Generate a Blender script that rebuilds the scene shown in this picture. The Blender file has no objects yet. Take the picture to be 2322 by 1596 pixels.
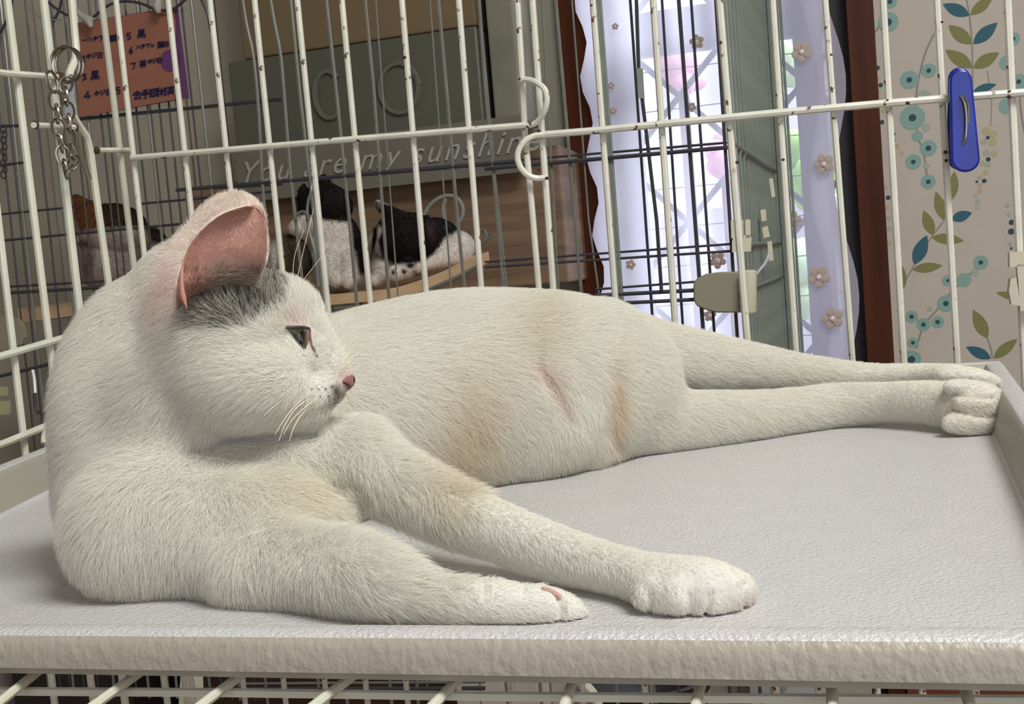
import bpy, math, random
import numpy as np
from mathutils import Vector, Matrix
from mathutils.bvhtree import BVHTree
random.seed(7); rng = np.random.default_rng(7)
S = bpy.context.scene
# ---------------------------------------------------------------- camera
T = 0.80                      # height of the tray floor
F_, PIT, ROLL = 2500.0, 0.075, 0.085
CAM = np.array([0.0, 0.0, T + 0.12])
Rv = np.array([1.0, 0, 0]); Fv = np.array([0, math.cos(PIT), -math.sin(PIT)]); Uv = np.array([0, math.sin(PIT), math.cos(PIT)])
cR, sR = math.cos(ROLL), math.sin(ROLL)
cx_ = cR * Rv - sR * Uv; cy_ = sR * Rv + cR * Uv
cam = bpy.data.objects.new('camera', bpy.data.cameras.new('camera')); S.collection.objects.link(cam)
m = Matrix.Identity(4)
for i in range(3):
    m[i][0] = cx_[i]; m[i][1] = cy_[i]; m[i][2] = -Fv[i]; m[i][3] = CAM[i]
cam.matrix_world = m
cam.data.sensor_width = 36; cam.data.lens = F_ / 2322 * 36; cam.data.clip_start = 0.01
S.camera = cam
S.view_settings.view_transform = 'Standard'; S.view_settings.look = 'None'
S.view_settings.gamma = 1; S.view_settings.exposure = 0.65; S.view_settings.use_curve_mapping = False
# ---------------------------------------------------------------- light
W = bpy.data.worlds.new('world'); S.world = W; W.use_nodes = True
bg = W.node_tree.nodes['Background']; bg.inputs[0].default_value = (0.86, 0.88, 1.0, 1); bg.inputs[1].default_value = 1.25
YAW = math.radians(16)
Dv = np.array([math.cos(YAW), -math.sin(YAW), 0]); Nv = np.array([math.sin(YAW), math.cos(YAW), 0]); Zv = np.array([0, 0, 1.0])
def room(a, b, z): return a * Dv + b * Nv + z * Zv
def area_light(name, loc, target, size, power, color):
    l = bpy.data.lights.new(name, 'AREA'); l.shape = 'RECTANGLE'; l.size, l.size_y = size; l.energy = power; l.color = color
    o = bpy.data.objects.new(name, l); S.collection.objects.link(o); o.location = loc
    o.rotation_euler = (Vector(target) - Vector(loc)).to_track_quat('-Z', 'Y').to_euler(); return o
area_light('added_top_light', room(0.70, 0.0, 2.3), room(0.15, 0.55, T), (0.8, 0.5), 23, (1.0, 0.99, 0.95))  # unseen area light added overhead to brighten the cat
area_light('sky_light', room(.9, 3.6, 3.3), room(0.45, 1.6, 1.0), (2.2, 1.6), 260, (0.88, 0.90, 1.0))

# ---------------------------------------------------------------- picture <-> place
def ray(x, y):
    dx, dy = x - 1161.0, y - 798.0
    return dx * cx_ - dy * cy_ + F_ * Fv
def P(x, y, Y):
    d = ray(x, y); return CAM + d * (Y / d[1])
def Q(x, y, b):                       # on the vertical plane b parallel to the room's back wall
    d = ray(x, y); return CAM + d * ((b - CAM @ Nv) / (d @ Nv))
def Zp(x, y, z):
    d = ray(x, y); return CAM + d * ((z - CAM[2]) / d[2])
def proj(p):
    v = np.asarray(p) - CAM; w = v @ Fv
    return 1161 + F_ * (v @ cx_) / w, 798 - F_ * (v @ cy_) / w
# ---------------------------------------------------------------- materials
MATS = {}
def mat(name, col, rough=0.5, metal=0.0, bump=0, bscale=200, var=0, vscale=8, spec=0.5, attr=False, stretch=None, sheen=0, specks=None):
    if name in MATS: return MATS[name]
    M = bpy.data.materials.new(name); M.use_nodes = True; nt = M.node_tree; N = nt.nodes; L = nt.links
    B = N['Principled BSDF']; B.inputs['Base Color'].default_value = (*col, 1); B.inputs['Roughness'].default_value = rough
    B.inputs['Metallic'].default_value = metal; B.inputs['Specular IOR Level'].default_value = spec
    tc = N.new('ShaderNodeTexCoord'); mp = N.new('ShaderNodeMapping'); L.new(tc.outputs['Object'], mp.inputs[0])
    if stretch: mp.inputs['Scale'].default_value = stretch
    src = None
    if attr:
        at = N.new('ShaderNodeAttribute'); at.attribute_name = 'col'; src = at.outputs['Color']; L.new(src, B.inputs['Base Color'])
    if var:
        nz = N.new('ShaderNodeTexNoise'); nz.inputs['Scale'].default_value = vscale; nz.inputs['Detail'].default_value = 5; L.new(mp.outputs[0], nz.inputs[0])
        rp = N.new('ShaderNodeMapRange'); rp.inputs[1].default_value = .3; rp.inputs[2].default_value = .7; rp.inputs[3].default_value = 1 - var; rp.inputs[4].default_value = 1 + var * .5
        L.new(nz.outputs[0], rp.inputs[0]); mx = N.new('ShaderNodeMix'); mx.data_type = 'RGBA'; mx.blend_type = 'MULTIPLY'; mx.inputs[0].default_value = 1
        mx.inputs[6].default_value = (*col, 1)
        if src: L.new(src, mx.inputs[6])
        L.new(rp.outputs[0], mx.inputs[7]); src = mx.outputs[2]; L.new(src, B.inputs['Base Color'])
    if specks:
        sc, th, c2 = specks
        nz = N.new('ShaderNodeTexNoise'); nz.inputs['Scale'].default_value = sc; nz.inputs['Detail'].default_value = 3; L.new(mp.outputs[0], nz.inputs[0])
        rp = N.new('ShaderNodeMapRange'); rp.inputs[1].default_value = th; rp.inputs[2].default_value = th + .04; L.new(nz.outputs[0], rp.inputs[0])
        mx = N.new('ShaderNodeMix'); mx.data_type = 'RGBA'; mx.inputs[6].default_value = (*col, 1); mx.inputs[7].default_value = (*c2, 1)
        if src: L.new(src, mx.inputs[6])
        L.new(rp.outputs[0], mx.inputs[0]); L.new(mx.outputs[2], B.inputs['Base Color'])
    if bump:
        nz = N.new('ShaderNodeTexNoise'); nz.inputs['Scale'].default_value = bscale; nz.inputs['Detail'].default_value = 2; L.new(mp.outputs[0], nz.inputs[0])
        bp = N.new('ShaderNodeBump'); bp.inputs['Strength'].default_value = bump; bp.inputs['Distance'].default_value = 0.001
        L.new(nz.outputs[0], bp.inputs['Height']); L.new(bp.outputs[0], B.inputs['Normal'])
    if sheen: B.inputs['Sheen Weight'].default_value = sheen
    MATS[name] = M; return M
def s2l(r, g, b):
    f = lambda c: ((c / 255 + 0.055) / 1.055) ** 2.4 if c > 10 else c / 255 / 12.92
    return (f(r), f(g), f(b))
M_WIRE = mat('white_coated_wire', (.66, .65, .56), .35, specks=(110, .645, (.12, .055, .03)), var=.12, vscale=30)
M_WIREC = mat('white_coated_wire_clean', (.66, .66, .54), .35, var=.1, vscale=25)
M_GREY = mat('grey_steel_wire', (.22, .235, .22), .35, metal=.35, var=.2, vscale=20)
M_DARKW = mat('dark_steel_wire', (.06, .06, .075), .4, metal=.3)
M_GALV = mat('grey_green_folded_wire', (.27, .32, .28), .35, metal=.25, var=.2, vscale=20)
M_STEEL = mat('chain_steel', (.33, .30, .25), .25, metal=1.0)
M_RUST = mat('rust', (.06, .025, .014), .9, bump=.5)
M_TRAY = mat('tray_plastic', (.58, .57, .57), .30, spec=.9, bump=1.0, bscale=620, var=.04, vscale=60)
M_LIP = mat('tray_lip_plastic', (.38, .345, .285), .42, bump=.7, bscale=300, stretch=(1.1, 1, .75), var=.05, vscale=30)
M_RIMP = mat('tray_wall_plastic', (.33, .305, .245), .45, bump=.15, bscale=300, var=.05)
M_BEIGE = mat('beige_plastic', (.50, .46, .36), .45)
M_IVORY = mat('ivory_plastic', (.62, .61, .47), .4)
M_WOOD = mat('dark_brown_wood', (.080, .020, .006), .5, spec=.15, var=.35, vscale=6, stretch=(6, 6, .4))
M_BLACK = mat('black_gap', (.008, .006, .007), .6)
M_PINE = mat('pale_pine', (.68, .47, .28), .5, var=.2, vscale=8, stretch=(1, 6, 6))
M_PANEL = mat('brown_wood_panel', (.26, .165, .10), .55, var=.4, vscale=5, stretch=(1, 1, 12))
M_CARD = mat('cardboard', (.20, .145, .075), .8, var=.08, vscale=5)
M_BLUE = mat('blue_plastic', (.006, .022, .30), .22, var=.3, vscale=40)
# ---------------------------------------------------------------- object helpers
COL = S.collection
def link(o, parent=None):
    COL.objects.link(o)
    if parent is not None:
        o.parent = parent
        o.matrix_parent_inverse = Matrix.Translation(-parent.location)
    return o
def tag(o, label=None, cat=None, group=None, kind=None):
    for k, v in (('label', label), ('category', cat), ('group', group), ('kind', kind)):
        if v: o[k] = v
    return o
def empty(name, loc, label=None, cat=None, group=None, kind=None, parent=None):
    o = bpy.data.objects.new(name, None); o.empty_display_size = .05; o.location = Vector(loc); link(o, parent) if parent is None else link(o, parent)
    return tag(o, label, cat, group, kind)
class MB:
    def __init__(s): s.v = []; s.f = []; s.mi = []; s.k = 0; s.m = []
    def add(s, V, Fc, mi=0):
        n = len(s.v); s.v.extend([tuple(map(float, q)) for q in V]); s.f.extend([tuple(i + n for i in f) for f in Fc]); s.mi.extend([mi] * len(Fc)); return s
    def quad(s, a, b, c, d, mi=0): return s.add([a, b, c, d], [(0, 1, 2, 3)], mi)
    def hexa(s, c8, mi=0):             # bottom 4 then top 4, same winding
        return s.add(c8, [(3, 2, 1, 0), (4, 5, 6, 7), (0, 1, 5, 4), (1, 2, 6, 5), (2, 3, 7, 6), (3, 0, 4, 7)], mi)
    def box(s, c, ax, ay, az, mi=0):   # centre, three half-vectors
        c, ax, ay, az = map(np.asarray, (c, ax, ay, az))
        return s.hexa([c - ax - ay - az, c + ax - ay - az, c + ax + ay - az, c - ax + ay - az, c - ax - ay + az, c + ax - ay + az, c + ax + ay + az, c - ax + ay + az], mi)
    def tube(s, pts, r, n=8, mi=0, closed=False, ry=None, up=None):
        pts = [np.asarray(p, float) for p in pts]; k = len(pts)
        rs = r if hasattr(r, '__len__') else [r] * k
        rys = ry if ry is not None else rs
        V = []; t0 = None; u = None
        for i in range(k):
            a = pts[(i - 1) % k] if (i > 0 or closed) else pts[i]; b = pts[(i + 1) % k] if (i < k - 1 or closed) else pts[i]
            t = b - a; t = t / (np.linalg.norm(t) + 1e-12)
            if up is not None: u = np.asarray(up, float)
            elif u is None: u = np.array([0, 0, 1.0]) if abs(t[2]) < .8 else np.array([1.0, 0, 0])
            u = u - t * (u @ t); u /= np.linalg.norm(u) + 1e-12; w = np.cross(t, u)
            for j in range(n):
                an = 2 * math.pi * j / n; V.append(pts[i] + rs[i] * math.cos(an) * w + rys[i] * math.sin(an) * u)
        Fc = []
        for i in range(k if closed else k - 1):
            for j in range(n):
                a = i * n + j; b = i * n + (j + 1) % n; c = ((i + 1) % k) * n + (j + 1) % n; d = ((i + 1) % k) * n + j
                Fc.append((a, b, c, d))
        if not closed: Fc.append(tuple(range(n))[::-1]); Fc.append(tuple((k - 1) * n + j for j in range(n)))
        return s.add(V, Fc, mi)
    def prism(s, poly, off, mi=0, smooth=False):   # planar polygon (3d points) extruded by off
        n = len(poly); off = np.asarray(off)
        V = [np.asarray(p, float) for p in poly] + [np.asarray(p, float) + off for p in poly]
        Fc = [tuple(range(n)), tuple(range(2 * n - 1, n - 1, -1))] + [(i, n + i, n + (i + 1) % n, (i + 1) % n) for i in range(n)]
        return s.add(V, Fc, mi)
    def ball(s, c, r, mi=0, nu=16, nv=10, ax=None):
        c = np.asarray(c, float); r = np.asarray(r, float) * np.ones(3); V = []
        A = np.eye(3) if ax is None else np.asarray(ax)
        for i in range(nv + 1):
            th = math.pi * i / nv
            for j in range(nu):
                ph = 2 * math.pi * j / nu
                V.append(c + A @ (r * np.array([math.sin(th) * math.cos(ph), math.sin(th) * math.sin(ph), math.cos(th)])))
        Fc = [(i * nu + j, (i + 1) * nu + j, (i + 1) * nu + (j + 1) % nu, i * nu + (j + 1) % nu) for i in range(nv) for j in range(nu)]
        return s.add(V, Fc, mi)
    def build(s, name, mats, parent=None, smooth=True, sharp=True, loc=None):
        me = bpy.data.meshes.new(name); V = np.array(s.v, float)
        if loc is None: loc = (V.min(0) + V.max(0)) / 2 if parent is not None else np.array([*((V.min(0) + V.max(0)) / 2)[:2], V[:, 2].min()])
        me.from_pydata([tuple(q) for q in (V - loc)], [], s.f)
        for mm in (mats if isinstance(mats, (list, tuple)) else [mats]): me.materials.append(mm)
        me.polygons.foreach_set('material_index', s.mi)
        me.validate(); me.update()
        if smooth:
            me.polygons.foreach_set('use_smooth', [True] * len(me.polygons))
            if sharp: me.set_sharp_from_angle(angle=math.radians(40))
        o = bpy.data.objects.new(name, me); o.location = Vector(loc); return link(o, parent)
def smooth_path(pts, k=6, closed=False):
    pts = [np.asarray(p, float) for p in pts]; n = len(pts); out = []
    for i in range(n if closed else n - 1):
        g = (lambda j: pts[j % n]) if closed else (lambda j: pts[min(max(j, 0), n - 1)])
        a, b, c, d = g(i - 1), g(i), g(i + 1), g(i + 2)
        for q in range(k):
            t = q / k; out.append(.5 * ((2 * b) + (c - a) * t + (2 * a - 5 * b + 4 * c - d) * t * t + (3 * b - a - 3 * c + d) * t ** 3))
    if not closed: out.append(pts[-1])
    return out
def wire(name, pts, r, m_, parent=None, n=8, sm=0, closed=False):
    if sm: pts = smooth_path(pts, sm, closed)
    return MB().tube(pts, r, n, closed=closed).build(name, m_, parent)
# ================================================================ the room
WB = 2.2                              # back wall
def wall_mb(): return MB()
def aof(x, y, b): return Q(x, y, b) @ Dv
aL = -1.7
M_WALLL = mat('beige_panel_wall', (.50, .46, .38), .7, var=.06, vscale=4)
M_WALLC = mat('plaster_wall', (.38, .37, .29), .8, var=.12, vscale=6, bump=.2, bscale=60)
M_PAPER = mat('wallpaper_ground', (.55, .49, .43), .7, var=.03, vscale=20)
M_TEAL = mat('print_teal', (.026, .12, .17), .7); M_OLIVE = mat('print_olive', (.22, .22, .075), .7)
M_AQUA = mat('print_aqua', (.24, .40, .36), .7); M_INK = mat('print_dark', (.02, .07, .085), .7); M_STEMP = mat('print_stem', (.27, .26, .22), .7)
M_SAND = mat('print_sand', (.46, .42, .25), .7); M_AQ2 = mat('print_pale_aqua', (.36, .43, .37), .7)
# wallpapered wall, right of the window, with its print
wp = MB()
a0 = Q(1975, 400, WB) @ Dv
a1 = a0 + 1.3
wp.hexa([room(a0, WB, 0), room(a1, WB, 0), room(a1, WB + .1, 0), room(a0, WB + .1, 0), room(a0, WB, 2.4), room(a1, WB, 2.4), room(a1, WB + .1, 2.4), room(a0, WB + .1, 2.4)], 0)
LAY = [0]
def lay():
    LAY[0] = (LAY[0] + 1) % 40; return WB - .0004 - .00002 * LAY[0]
def disc(x, y, r, mi, rr=None):
    b = WB - (.0006 if rr is None else .0010); c = Q(x, y, b); R = r * c[1] / F_
    pts = [c + R * (math.cos(t) * Dv + math.sin(t) * Zv) for t in np.linspace(0, 2 * math.pi, 21)[:-1]]
    wp.add(pts, [tuple(range(20))], mi)
def leaf(x0, y0, x1, y1, w, mi):
    b = WB - .0006; A = Q(x0, y0, b); B2 = Q(x1, y1, b); L = B2 - A; ln = np.linalg.norm(L); u = L / ln; v = np.cross(u, Nv)
    hw = w * A[1] / F_; ts = np.linspace(0, 1, 12)
    up = [A + L * t + v * hw * math.sin(math.pi * t ** .9) ** .9 for t in ts]; dn = [A + L * t - v * hw * math.sin(math.pi * t ** .9) ** .9 for t in ts[1:-1][::-1]]
    wp.add(up + dn, [tuple(range(len(up) + len(dn)))], mi)
def stem(pts, w=1.6, mi=5):
    q = smooth_path([Q(x, y, WB - .0004) for x, y in pts], 5)
    for i in range(len(q) - 1):
        d = q[i + 1] - q[i]; v = np.cross(d / np.linalg.norm(d), Nv) * w * q[i][1] / F_
        wp.quad(q[i] + v, q[i + 1] + v, q[i + 1] - v, q[i] - v, mi)
stem([(2186, -30), (2198, 34), (2204, 99), (2205, 153), (2206, 210)]); stem([(2045, 652), (2069, 608), (2112, 538), (2140, 500), (2158, 452)])
stem([(2250, 812), (2247, 790), (2238, 766)]); stem([(2119, 75), (2095, 130), (2078, 215), (2080, 300), (2095, 350), (2102, 400)], 2)
stem([(2078, 790), (2094, 740), (2125, 702), (2148, 672), (2190, 630), (2224, 597)], 2); stem([(1980, 80), (2000, 50), (2014, 40)], 2); stem([(2238, 160), (2248, 220), (2247, 282)], 1)
stem([(2094, 736), (2070, 718)], 2); stem([(2310, 185), (2316, 260), (2330, 330)], 2)
for q in [(2198, 35, 2138, 9, 13, 1), (2200, 34, 2252, -8, 12, 2), (2203, 100, 2151, 57, 14, 2), (2207, 100, 2262, 51, 14, 1), (2205, 154, 2144, 113, 14, 2), (2207, 154, 2266, 119, 14, 2), (2207, 207, 2260, 191, 9, 1),
          (2160, 452, 2164, 388, 11, 2), (2157, 498, 2204, 482, 12, 1), (2141, 499, 2122, 434, 12, 2), (2116, 533, 2094, 477, 12, 2), (2113, 538, 2186, 546, 12, 2), (2073, 600, 2102, 533, 15, 1), (2069, 611, 2138, 602, 11, 2),
          (2049, 655, 2043, 598, 9, 2), (2239, 767, 2207, 702, 14, 2), (2247, 813, 2191, 786, 12, 1), (2253, 813, 2307, 768, 12, 2), (2312, 676, 2259, 663, 8, 2), (2200, -30, 2150, -60, 13, 2), (2205, -30, 2260, -70, 13, 1)]: leaf(*q)
for x, y, r, ri in [(2062, 181, 20, 6), (2106, 160, 16, 5), (2069, 267, 27, 8), (2105, 336, 18, 6), (2071, 367, 17, 5), (2105, 412, 16, 5), (2014, 50, 22, 8), (2018, 4, 15, 5), (2224, 595, 16, 5), (2150, 636, 13, 4),
                    (2145, 688, 19, 6), (2067, 718, 14, 5), (2094, 736, 15, 5), (2126, 730, 14, 5), (2070, 777, 12, 4), (2067, 815, 21, 8), (2297, 88, 15, 5), (2310, 185, 17, 5)]:
    disc(x, y, r, 3); disc(x, y, ri, 4, 1)
for x, y, r, mi in [(2080, 309, 12, 3), (2100, 289, 9, 7), (2095, 218, 14, 7), (2101, 376, 7, 7), (2186, 635, 16, 3), (2210, 617, 9, 7), (2108, 700, 6, 7), (2284, 142, 17, 3), (2284, 240, 18, 3),
                    (2247, 282, 4, 6), (2236, 297, 9, 6), (2253, 304, 8, 6), (2240, 312, 4, 4), (2231, 321, 7, 7), (2251, 323, 9, 6), (2237, 346, 7, 7), (2254, 348, 7, 6), (2241, 361, 5, 4), (2228, 370, 6, 6), (2240, 373, 6, 7),
                    (2235, 391, 6, 6), (2222, 402, 5, 6), (2215, 412, 3, 4), (2232, 410, 5, 4), (2222, 420, 5, 6), (2222, 433, 5, 6), (2213, 443, 4, 6), (2217, 457, 6, 7), (2215, 472, 4, 6),
                    (1990, 154, 5, 4), (1990, 179, 4, 6), (1997, 193, 5, 4), (1992, 207, 5, 6), (2000, 228, 6, 6), (2000, 277, 5, 4), (2003, 250, 5, 6), (2028, 304, 3, 4), (2027, 318, 3, 4), (2034, 331, 5, 6), (2045, 347, 4, 6),
                    (2008, 425, 4, 6), (2014, 448, 5, 4), (2012, 470, 4, 6), (2015, 495, 5, 6), (2016, 518, 5, 7), (2017, 550, 5, 6), (2284, 466, 5, 7), (2288, 487, 5, 7), (2294, 504, 6, 4), (2293, 525, 7, 4), (2290, 553, 5, 7), (2293, 563, 3, 4)]:
    disc(x, y, r, mi)
tag(wp.build('wall_right', [M_PAPER, M_TEAL, M_OLIVE, M_AQUA, M_INK, M_STEMP, M_SAND, M_AQ2], smooth=False), kind='structure')
def slab(name, a0, a1, b0, b1, z0, z1, m_, kind='structure', parent=None, loc=None):
    mb = MB().hexa([room(a0, b0, z0), room(a1, b0, z0), room(a1, b1, z0), room(a0, b1, z0), room(a0, b0, z1), room(a1, b0, z1), room(a1, b1, z1), room(a0, b1, z1)])
    o = mb.build(name, m_, parent, smooth=False)
    if kind: o['kind'] = kind
    return o
A_ = lambda x, y=400, b=WB: Q(x, y, b) @ Dv
# back wall left of the window: panelled stretch on the left, plain plaster stretch up to the frame
pw = MB(); x0 = aL
for i in range(12):
    w_ = (A_(1155, 200) - aL) / 12
    pw.hexa([room(x0 + .003, WB, 0), room(x0 + w_ - .003, WB, 0), room(x0 + w_ - .003, WB + .1, 0), room(x0 + .003, WB + .1, 0), room(x0 + .003, WB, 2.4), room(x0 + w_ - .003, WB, 2.4), room(x0 + w_ - .003, WB + .1, 2.4), room(x0 + .003, WB + .1, 2.4)]); x0 += w_
pw.hexa([room(aL, WB + .01, 0), room(x0, WB + .01, 0), room(x0, WB + .11, 0), room(aL, WB + .11, 0), room(aL, WB + .01, 2.4), room(x0, WB + .01, 2.4), room(x0, WB + .11, 2.4), room(aL, WB + .11, 2.4)])
tag(pw.build('wall_back', M_WALLL, smooth=False), kind='structure')
aW0, aW1 = A_(1352), A_(1905)          # window opening
slab('wall_middle', x0, A_(1300), WB, WB + .1, 0, 2.4, M_WALLC)
slab('trim_1', A_(1300), A_(1368), WB - .03, WB + .1, 0, 2.4, M_WOOD)      # brown window post, left
slab('trim_2', A_(1942), A_(1995, 300), WB - .035, WB + .1, 0, 2.4, M_WOOD)      # brown window post, right
slab('dark_gap_strip', A_(1900), A_(1942), WB + .02, WB + .12, 0, 2.4, M_BLACK)      # black strip painted for the dark gap beside it
slab('wall_below', aW0, aW1, WB, WB + .1, 0, .42, M_WALLC)
slab('wall_above', A_(1300), A_(1995), WB, WB + .1, 2.1, 2.4, M_WALLC)
slab('wall_left', aL - .1, aL, -1.6, WB + .1, 0, 2.4, M_WALLL)
slab('light_block_wall', aL - .1, .05, -1.7, -1.6, 0, 2.4, M_WALLL)  # unseen half wall, added to hold back light from the front left
slab('wall_east', a1, a1 + .1, -1.6, WB + .1, 0, 2.4, M_PAPER)
M_FLOOR = mat('wood_floor', (.30, .22, .15), .45, var=.25, vscale=5, stretch=(1, 8, 1))
slab('floor', aL - .1, a1 + .1, -1.6, WB + .1, -.06, 0, M_FLOOR)
slab('ceiling', aL - .1, a1 + .1, -1.6, WB + .1, 2.4, 2.5, M_WALLC)
slab('baseboard_back', A_(1985), a1, WB - .05, WB, 0, .46, mat('red_brown_wood', (.17, .040, .016), .45, var=.2, vscale=5, stretch=(1, 1, 8)))
# ---------------- window: sash, panes, lattice grille; sheer curtain in front
M_SASH = mat('aluminium_sash', (.30, .31, .36), .4, metal=.2)
M_GLASS = bpy.data.materials.new('window_glass'); M_GLASS.use_nodes = True
_n = M_GLASS.node_tree; _n.nodes.clear(); _o = _n.nodes.new('ShaderNodeOutputMaterial'); _t = _n.nodes.new('ShaderNodeBsdfTransparent'); _g = _n.nodes.new('ShaderNodeBsdfGlossy'); _x = _n.nodes.new('ShaderNodeMixShader')
_t.inputs[0].default_value = (.93, .96, .97, 1); _g.inputs['Roughness'].default_value = .02; _x.inputs[0].default_value = .06
_n.links.new(_t.outputs[0], _x.inputs[1]); _n.links.new(_g.outputs[0], _x.inputs[2]); _n.links.new(_x.outputs[0], _o.inputs[0])
wn = empty('window_1', room((aW0 + aW1) / 2, WB + .06, .42), kind='structure')
sb = MB()
def bar(mb, p, q, w, d, mi=0):
    p, q = np.asarray(p), np.asarray(q); c = (p + q) / 2; ax = (q - p) / 2; u = ax / np.linalg.norm(ax); s_ = np.cross(u, Nv)
    mb.box(c, ax, s_ * w / 2, Nv * d / 2, mi)
B1 = WB + .07
ztop = Q(1600, 30, B1)[2]; zmid = Q(1600, 62, B1)[2]
for a, w_ in ((aW0 + .02, .05), (A_(1850, 400, B1), .055), (A_(1425, 400, B1), .07)): bar(sb, room(a, B1, .42), room(a, B1, 2.1), w_, .03)
for z_, w_ in ((zmid, .085), (.45, .06), (2.07, .06)): bar(sb, room(aW0, B1, z_), room(aW1, B1, z_), w_, .034)
sb.build('window_frame', M_SASH, wn, smooth=False)
MB().quad(room(aW0, B1 + .005, .42), room(aW1, B1 + .005, .42), room(aW1, B1 + .005, 2.1), room(aW0, B1 + .005, 2.1)).build('pane', M_GLASS, wn, smooth=False)
gr = MB(); B2 = WB + .22; M_GRILLE = mat('grille_paint', (.16, .17, .22), .5)
cell = .20; half = .13; zc0 = Q(1820, 150, B2)[2]; ac0 = A_(1822, 150, B2)
for i in range(-5, 3):
    a = ac0 + i * half * 2
    for j in range(-7, 4):
        z = zc0 - .03 + j * cell * 1.35
        bar(gr, room(a - half, B2, z - cell * .67), room(a + half, B2, z + cell * .67), .012, .008); bar(gr, room(a - half, B2 + .01, z + cell * .67), room(a + half, B2 + .01, z - cell * .67), .012, .008)
for z in np.arange(.3, 2.2, .085): bar(gr, room(ac0 - 1.1, B2 + .02, z), room(ac0 + .5, B2 + .02, z), .0022, .002)
tag(gr.build('window_grille', M_GRILLE, smooth=False), 'dark diamond lattice grille outside the window', 'grille')
# outside: bushes and flowers seen through the sheer curtain
def blob_bush(name, x, y, r, b, m_, label, cat, n=14):
    mb = MB(); c = Q(x, y, b); R = r * c[1] / F_
    for i in range(n):
        q = rng.normal(size=3); q /= np.linalg.norm(q); q = q * R * .6 * rng.random() ** .3
        rr = R * (.28 + .25 * rng.random()); mb.ball(c + q * np.array([1, .7, 1.1]), rr * np.array([1, .8, 1]), nu=10, nv=7)
    mb.tube([[c[0], c[1], 0.0], [c[0], c[1], c[2]]], .02, 6, mi=1)
    return tag(mb.build(name, [m_, M_WOOD]), label, cat)
M_LEAFY = mat('bright_green_leaves', (.30, .62, .10), .6, var=.3, vscale=14); M_PINK = mat('pink_blossom', (.95, .45, .62), .7, var=.3, vscale=16); M_PALEG = mat('pale_leaves', (.50, .70, .40), .7, var=.4, vscale=12)  # base colours: bright green, pink and pale green
blob_bush('garden_bush', 1835, 380, 100, 3.6, M_LEAFY, 'bright green bush outside, lowest right behind the sheer curtain', 'bush')
blob_bush('garden_bush', 1745, 150, 90, 4.2, M_PALEG, 'pale green tree foliage outside, high behind the sheer curtain', 'bush', 18)
blob_bush('flowering_bush', 1545, 150, 75, 3.9, M_PINK, 'pink flowering bush outside behind the window grille, upper one', 'bush')
blob_bush('flowering_bush', 1645, 360, 65, 3.7, M_PINK, 'small pink flowering bush outside, beside the folded cage panel', 'bush', 9)
blob_bush('garden_bush', 1800, 640, 110, 3.9, M_PALEG, 'low pale green shrub outside near the foot of the curtain', 'bush', 18)
M_OUT = mat('garden_paving', (.55, .55, .60), .8, var=.15, vscale=2)
slab('ground_outside', -3, 6, WB + .15, 9, -.1, -.02, M_OUT)
slab('wall_garden', -3, 6, 6.0, 6.1, -.02, 1.15, mat('garden_wall_paint', (.60, .60, .66), .8, var=.2, vscale=3))
# sheer curtain
M_SHEER = bpy.data.materials.new('sheer_curtain'); M_SHEER.use_nodes = True
_n = M_SHEER.node_tree; _n.nodes.clear(); N_ = _n.nodes.new
_o = N_('ShaderNodeOutputMaterial'); _t = N_('ShaderNodeBsdfTransparent'); _tl = N_('ShaderNodeBsdfTranslucent'); _d = N_('ShaderNodeBsdfDiffuse'); _m1 = N_('ShaderNodeMixShader'); _m2 = N_('ShaderNodeMixShader')
_tl.inputs[0].default_value = (.86, .85, .95, 1); _d.inputs[0].default_value = (.62, .58, .68, 1); _m1.inputs[0].default_value = .45
_at = N_('ShaderNodeAttribute'); _at.attribute_name = 'col'
_n.links.new(_at.outputs['Fac'], _m2.inputs[0])
for a_, b_ in ((_tl.outputs[0], _m1.inputs[1]), (_d.outputs[0], _m1.inputs[2]), (_t.outputs[0], _m2.inputs[1]), (_m1.outputs[0], _m2.inputs[2]), (_m2.outputs[0], _o.inputs[0])): _n.links.new(a_, b_)
M_EMB = mat('embroidery', (.50, .41, .36), .8)
BC = WB - .06
cu = empty('sheer_curtain', room(A_(1600, 400, BC), BC, .32), 'sheer white scalloped curtain embroidered with small brown flowers, hung at the window', 'curtain')
nx, nz = 220, 60
gz = np.linspace(.32, 2.15, nz)
V = []; dens = []
for k in range(nz):
    z = gz[k]
    aL_ = A_(1342, 400, BC) + .010 * math.cos(z * 42) * (1 if True else 0); aR_ = A_(1924, 400, BC) + .016 * math.sin(z * 16 + 1) - .01
    for i in range(nx):
        t = i / (nx - 1); a = aL_ + (aR_ - aL_) * t
        V.append(room(a, BC + .012 * math.sin(a * 70) * (.4 + .6 * math.sin(a * 9) ** 2), z))
        e = max(0, 1 - t / .22); e2 = max(0, (t - .90) / .10)
        dens.append(min(.97, .62 + .30 * e ** .5 + .40 * e2 ** .5 + .06 * math.sin(a * 70)))
Fc = [(k * nx + i, k * nx + i + 1, (k + 1) * nx + i + 1, (k + 1) * nx + i) for k in range(nz - 1) for i in range(nx - 1)]
co = MB().add(V, Fc).build('curtain_cloth', M_SHEER, cu, sharp=False)
at = co.data.attributes.new('col', 'FLOAT_COLOR', 'POINT'); at.data.foreach_set('color', np.repeat(np.array(dens)[:, None], 4, 1).ravel())
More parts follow.
